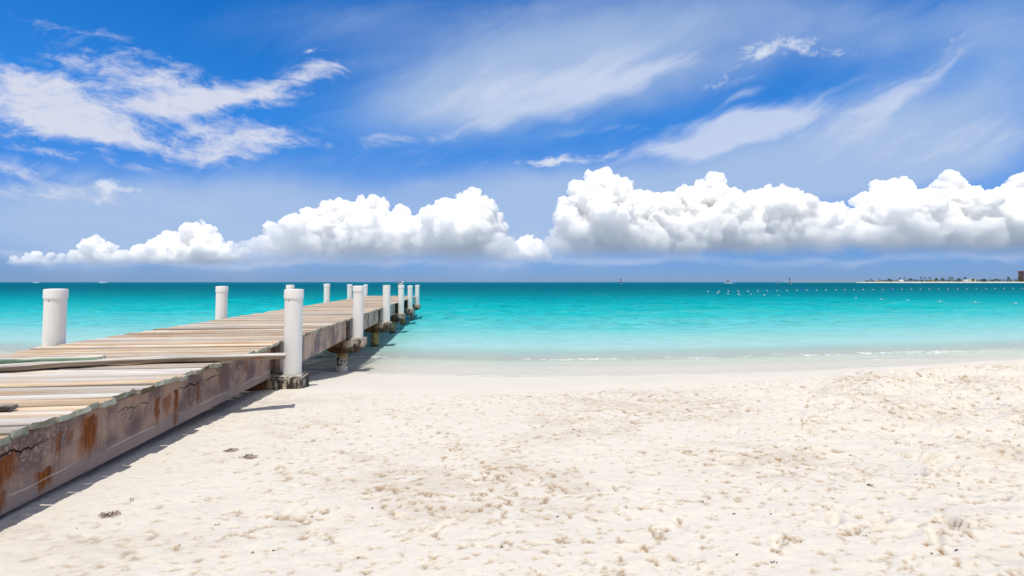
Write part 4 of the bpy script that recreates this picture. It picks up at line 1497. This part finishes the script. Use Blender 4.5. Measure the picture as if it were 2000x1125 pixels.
TREES = [(1736, 5.2, 3.4, 0), (1778, 5.8, 3.6, 0), (1798, 6.8, 2.6, 1), (1806, 6.5, 2.6, 1), (1816, 7, 2.6, 1), (1829, 6.4, 3.6, 0), (1841, 6.6, 3.4, 0), (1857, 8.4, 4.8, 0), (1872, 6, 4, 0),
         (1885, 8.0, 3.0, 0), (1900, 5.0, 3.0, 0), (1969, 8.0, 3.2, 0), (1700, 4.5, 2.2, 1), (1716, 4.8, 2.4, 1), (1757, 6, 2.6, 1), (1767, 6.6, 2.6, 1), (1991, 8.5, 4.5, 0), (1921, 4.6, 3.2, 0), (1945, 4.6, 3, 0)]
for k, (px, H, W, palm) in enumerate(TREES):
    if palm:
        lab = 'small palm tree in the low green row on the headland'
    else:
        lab = {1857: 'broad dark tree standing out in the middle of the headland', 1885: 'dark tree left of the large white roofed house', 1969: 'upright dark tree left of the tower block',
               1991: 'wide dark tree at the foot of the tower block'}.get(px, 'dark rounded tree in the low green row on the headland')
    tree(px, 40 + (k % 4) * 6, H * 1.7, W * 1.4, lab, 40 + k, bool(palm))

rr = random.Random(5)
bm = bmesh.new()
for k in range(420):
    px = rr.uniform(1690, 2060)
    c = land_pt(px, rr.uniform(26, 75))
    h = rr.uniform(2.6, 4.6) * (0.6 + 0.6 * min(1, (px - 1690) / 80))
    leaf_cloud(bm, c + Vector((0, 0, h * 0.6)), rr.uniform(2, 4), h, 34, 0.75, rr)
tag(from_bm('shrubs', bm, M_LEAF), 'continuous dark scrub along the back of the far beach', kind='stuff')

M_WALL = mat('white_wall', m_flat((0.72, 0.70, 0.66), var=0.08))
M_ROOF_W = mat('white_roof', m_flat((0.78, 0.78, 0.78), var=0.05))
M_ROOF_T = mat('tan_roof', m_flat((0.42, 0.35, 0.28), var=0.1))
M_GLASS = mat('dark_glass', m_flat((0.03, 0.04, 0.06), 0.15, 0.5))
M_TOWER = mat('tower_wall', m_flat((0.30, 0.19, 0.17), var=0.1))


def house(px, dy, L, W, H, rh, label, roof):
    r = empty('beach_house', land_pt(px, dy), 0.05, label, 'house', 'houses on the headland')
    bm = bmesh.new()
    box(bm, (-L / 2, -W / 2, -1), (L / 2, W / 2, H))
    from_bm('wall', bm, M_WALL, r)
    bm = bmesh.new()
    a = [bm.verts.new((x, y, H + 0.003)) for x, y in ((-L / 2 - .6, -W / 2 - .6), (L / 2 + .6, -W / 2 - .6), (L / 2 + .6, W / 2 + .6), (-L / 2 - .6, W / 2 + .6))]
    b = [bm.verts.new((-L / 2 + W * 0.4, 0, H + rh)), bm.verts.new((L / 2 - W * 0.4, 0, H + rh))]
    bm.faces.new(a[::-1])
    bm.faces.new((a[0], a[1], b[1], b[0]))
    bm.faces.new((a[2], a[3], b[0], b[1]))
    bm.faces.new((a[1], a[2], b[1]))
    bm.faces.new((a[3], a[0], b[0]))
    from_bm('roof', bm, roof, r)
    n = max(2, int(L / 3))
    for k in range(n):
        x = -L / 2 + (k + 0.5) * L / n
        bm = bmesh.new()
        box(bm, (x - 0.6, -W / 2 - 0.05, 0.9), (x + 0.6, -W / 2 + 0.02, 2.3))
        from_bm('window', bm, M_GLASS, r)


house(1714, 62, 7, 6, 3.0, 2.0, 'small pale roofed house among scrub at the left end of the headland', M_ROOF_W)
house(1759.5, 34, 9, 7, 3.0, 2.2, 'white hipped roof house on the beach side of the headland, near the motorboat', M_ROOF_W)
house(1822, 62, 16, 7, 3.4, 1.6, 'long low pale house half hidden by trees in the middle of the headland', M_ROOF_T)
house(1888, 36, 17, 8, 3.4, 1.8, 'large low white roofed house right of the broad dark tree', M_ROOF_W)
house(1899, 58, 12, 8, 6.2, 1.4, 'two storey white house behind the large low white roofed house', M_ROOF_W)

tb = empty('tower_block', land_pt(2003.5, 62), -0.1, 'reddish brown tower block with rows of dark balconies at the right border', 'building')
bm = bmesh.new()
box(bm, (-11, -9, -2), (11, 9, 26.2))
from_bm('wall', bm, M_TOWER, tb)
bm = bmesh.new()
box(bm, (-12, -10.5, 26.21), (12, 10.5, 28.0), 0.1)
from_bm('roof', bm, mat('tower_roof', m_flat((0.36, 0.16, 0.11))), tb)
for fl in range(7):
    z = 1.2 + fl * 3.6
    bm = bmesh.new()
    box(bm, (-11.9, -10.4, z - 0.25), (11.9, -9.0, z), 0.02)
    box(bm, (-11.9, -10.4, z), (11.9, -10.3, z + 0.9))
    from_bm('balcony', bm, M_WALL, tb)
    for k in range(4):
        bm = bmesh.new()
        x = -8.2 + k * 5.4
        box(bm, (x - 1.9, -9.06, z + 0.1), (x + 1.9, -8.9, z + 2.4))
        from_bm('window', bm, M_GLASS, tb)
    bm = bmesh.new()
    box(bm, (-11.06, -6, z + 0.3), (-10.9, 6, z + 2.3))
    from_bm('window', bm, M_GLASS, tb)

# ------------------------------------------------------------------ the bird on the fourth post
bird_loc = pier_pt(RL, TR[3], 2.076 + 0.006)
br = empty('seabird', bird_loc, 0.1, 'small white and dark grey seabird perched on a post of the pier', 'bird')


def m_bird(g):
    p = g.n('ShaderNodeTexCoord').outputs['Object']
    x, y, z = g.sep(p)
    back = g.mr(g.add(z, g.mul(x, -0.25)), 0.085, 0.10)
    capm = g.mul(g.mr(x, 0.085, 0.095), g.mr(z, 0.148, 0.155))
    c = g.mix(back, (0.80, 0.80, 0.79), (0.11, 0.11, 0.12))
    c = g.mix(g.mr(x, 0.05, 0.065), c, (0.80, 0.80, 0.79))
    c = g.mix(capm, c, (0.02, 0.02, 0.02))
    return principled(g, c, 0.7, None, 0.1)


bm = bmesh.new()
tube(bm, [(-0.17, 0, 0.055), (-0.12, 0, 0.068), (-0.06, 0, 0.08), (0.0, 0, 0.088), (0.05, 0, 0.10), (0.075, 0, 0.122), (0.09, 0, 0.142), (0.108, 0, 0.148), (0.124, 0, 0.144), (0.132, 0, 0.142)],
     [0.006, 0.02, 0.042, 0.05, 0.042, 0.027, 0.025, 0.025, 0.015, 0.007], 14)
from_bm('body', bm, mat('feathers', m_bird), br, smooth=True)
bm = bmesh.new()
tube(bm, [(0.128, 0, 0.142), (0.15, 0, 0.138), (0.172, 0, 0.131)], [0.008, 0.006, 0.001], 8)
from_bm('beak', bm, mat('beak', m_flat((0.08, 0.05, 0.03))), br)
for sg in (-1, 1):
    bm = bmesh.new()
    pts = [(0.05, 0.043 * sg, 0.105), (-0.02, 0.052 * sg, 0.105), (-0.10, 0.036 * sg, 0.082), (-0.20, 0.010 * sg, 0.058)]
    tube(bm, pts, [0.012, 0.02, 0.014, 0.003], 8)
    from_bm('wing', bm, mat('wing_feathers', m_flat((0.12, 0.12, 0.13))), br, smooth=True)
    bm = bmesh.new()
    tube(bm, [(0.0, 0.018 * sg, 0.05), (0.004, 0.018 * sg, 0.022), (0.0, 0.018 * sg, 0.002)], [0.006, 0.004, 0.004], 6)
    tube(bm, [(0.0, 0.018 * sg, 0.003), (0.028, 0.022 * sg, 0.003)], [0.004, 0.003], 6)
    from_bm('leg', bm, bpy.data.materials['beak'], br)

# ------------------------------------------------------------------ wrack on the sand
dg = bpy.context.evaluated_depsgraph_get()
M_WEED = mat('dry_weed', m_flat((0.34, 0.27, 0.22), 0.9, 0.1, 0.6, 40))
M_WEED_D = mat('dark_weed', m_flat((0.035, 0.018, 0.014), 0.9, 0.1, 0.5, 40))
_co = np.empty(len(SAND.data.vertices) * 3, np.float32)
SAND.data.vertices.foreach_get('co', _co)
_co = _co.reshape(-1, 3)
_nearm = (np.abs(_co[:, 0] - 4) < 12) & (_co[:, 1] > 0.9) & (_co[:, 1] < 13.7)
_pts = _co[_nearm]


def on_sand(px, py):
    z = 0.72
    for _ in range(4):
        q = on_z(px, py, z)
        i = np.argmin((_pts[:, 0] - q.x) ** 2 + (_pts[:, 1] - q.y) ** 2)
        z = float(_pts[i, 2])
    return on_z(px, py, z)


def weed_clump(loc, rad, n, m, seed, label, group, name='seaweed_clump', cat='seaweed'):
    rr = random.Random(seed)
    bm = bmesh.new()
    for _ in range(n):
        a = rr.uniform(0, 6.28)
        q = rad * rr.random() ** 0.7
        c = Vector((math.cos(a) * q * 1.3, math.sin(a) * q * 0.8, 0.004 + 0.35 * rad * rr.random() * (1 - q / rad * 0.8)))
        d = Vector((rr.gauss(0, 1), rr.gauss(0, 1), rr.gauss(0, 0.25))).normalized()
        L = rad * rr.uniform(0.25, 0.7)
        b = Vector((rr.gauss(0, .4), rr.gauss(0, .4), rr.gauss(0.1, .3))) * L
        w = rr.uniform(0.0012, 0.0035) * (1 + rad * 4)
        tube(bm, [c - d * L * 0.5, c + b * 0.3, c + d * L * 0.5], [w * 0.6, w, w * 0.4], 5)
    o = from_bm(name, bm, m)
    o.location = loc
    return tag(o, label, cat, group)


weed_clump(on_sand(451, 881), 0.05, 60, M_WEED, 1, 'dark dry seaweed clump on the sand, left one of the upper pair by the pier', 'dry seaweed clumps by the pier')
weed_clump(on_sand(486, 894), 0.06, 60, M_WEED, 2, 'pale dry seaweed clump, right one of the upper pair by the pier', 'dry seaweed clumps by the pier')
weed_clump(on_sand(216, 1007), 0.05, 60, M_WEED, 3, 'pale dry twiggy seaweed clump alone on the sand below the rusty beam', 'dry seaweed clumps by the pier')
weed_clump(on_sand(1697, 949), 0.022, 14, M_WEED_D, 4, 'dark red scrap of seaweed, the largest on the right hand sand', 'dark seaweed scraps', 'seaweed_scrap')
FL = [(257, 976), (150, 1033), (425, 1026), (493, 1080), (534, 1077), (351, 1066), (750, 995), (727, 994), (911, 999), (1288, 957), (1480, 924), (1373, 981), (1434, 1005), (1600, 804), (1605, 760),
      (1660, 890), (1788, 928), (1943, 978), (1990, 870), (1870, 945), (1625, 974), (1505, 1005), (1512, 1100), (1869, 1076), (1690, 1048), (1820, 1082), (1440, 1085), (640, 860), (870, 914), (1010, 880),
      (1120, 840), (1230, 905), (1340, 860), (1090, 1010), (980, 1070), (610, 1010), (700, 1090), (1420, 830), (1750, 865), (1880, 790), (1800, 770), (1690, 790), (1560, 860), (1260, 1040), (1170, 960), (820, 860)]
for k, (px, py) in enumerate(FL):
    weed_clump(on_sand(px, py), random.Random(k).uniform(0.005, 0.012), 6, M_WEED_D, 100 + k, 'tiny dark fleck of seaweed lying on the pale sand', 'tiny dark seaweed flecks', 'seaweed_scrap')
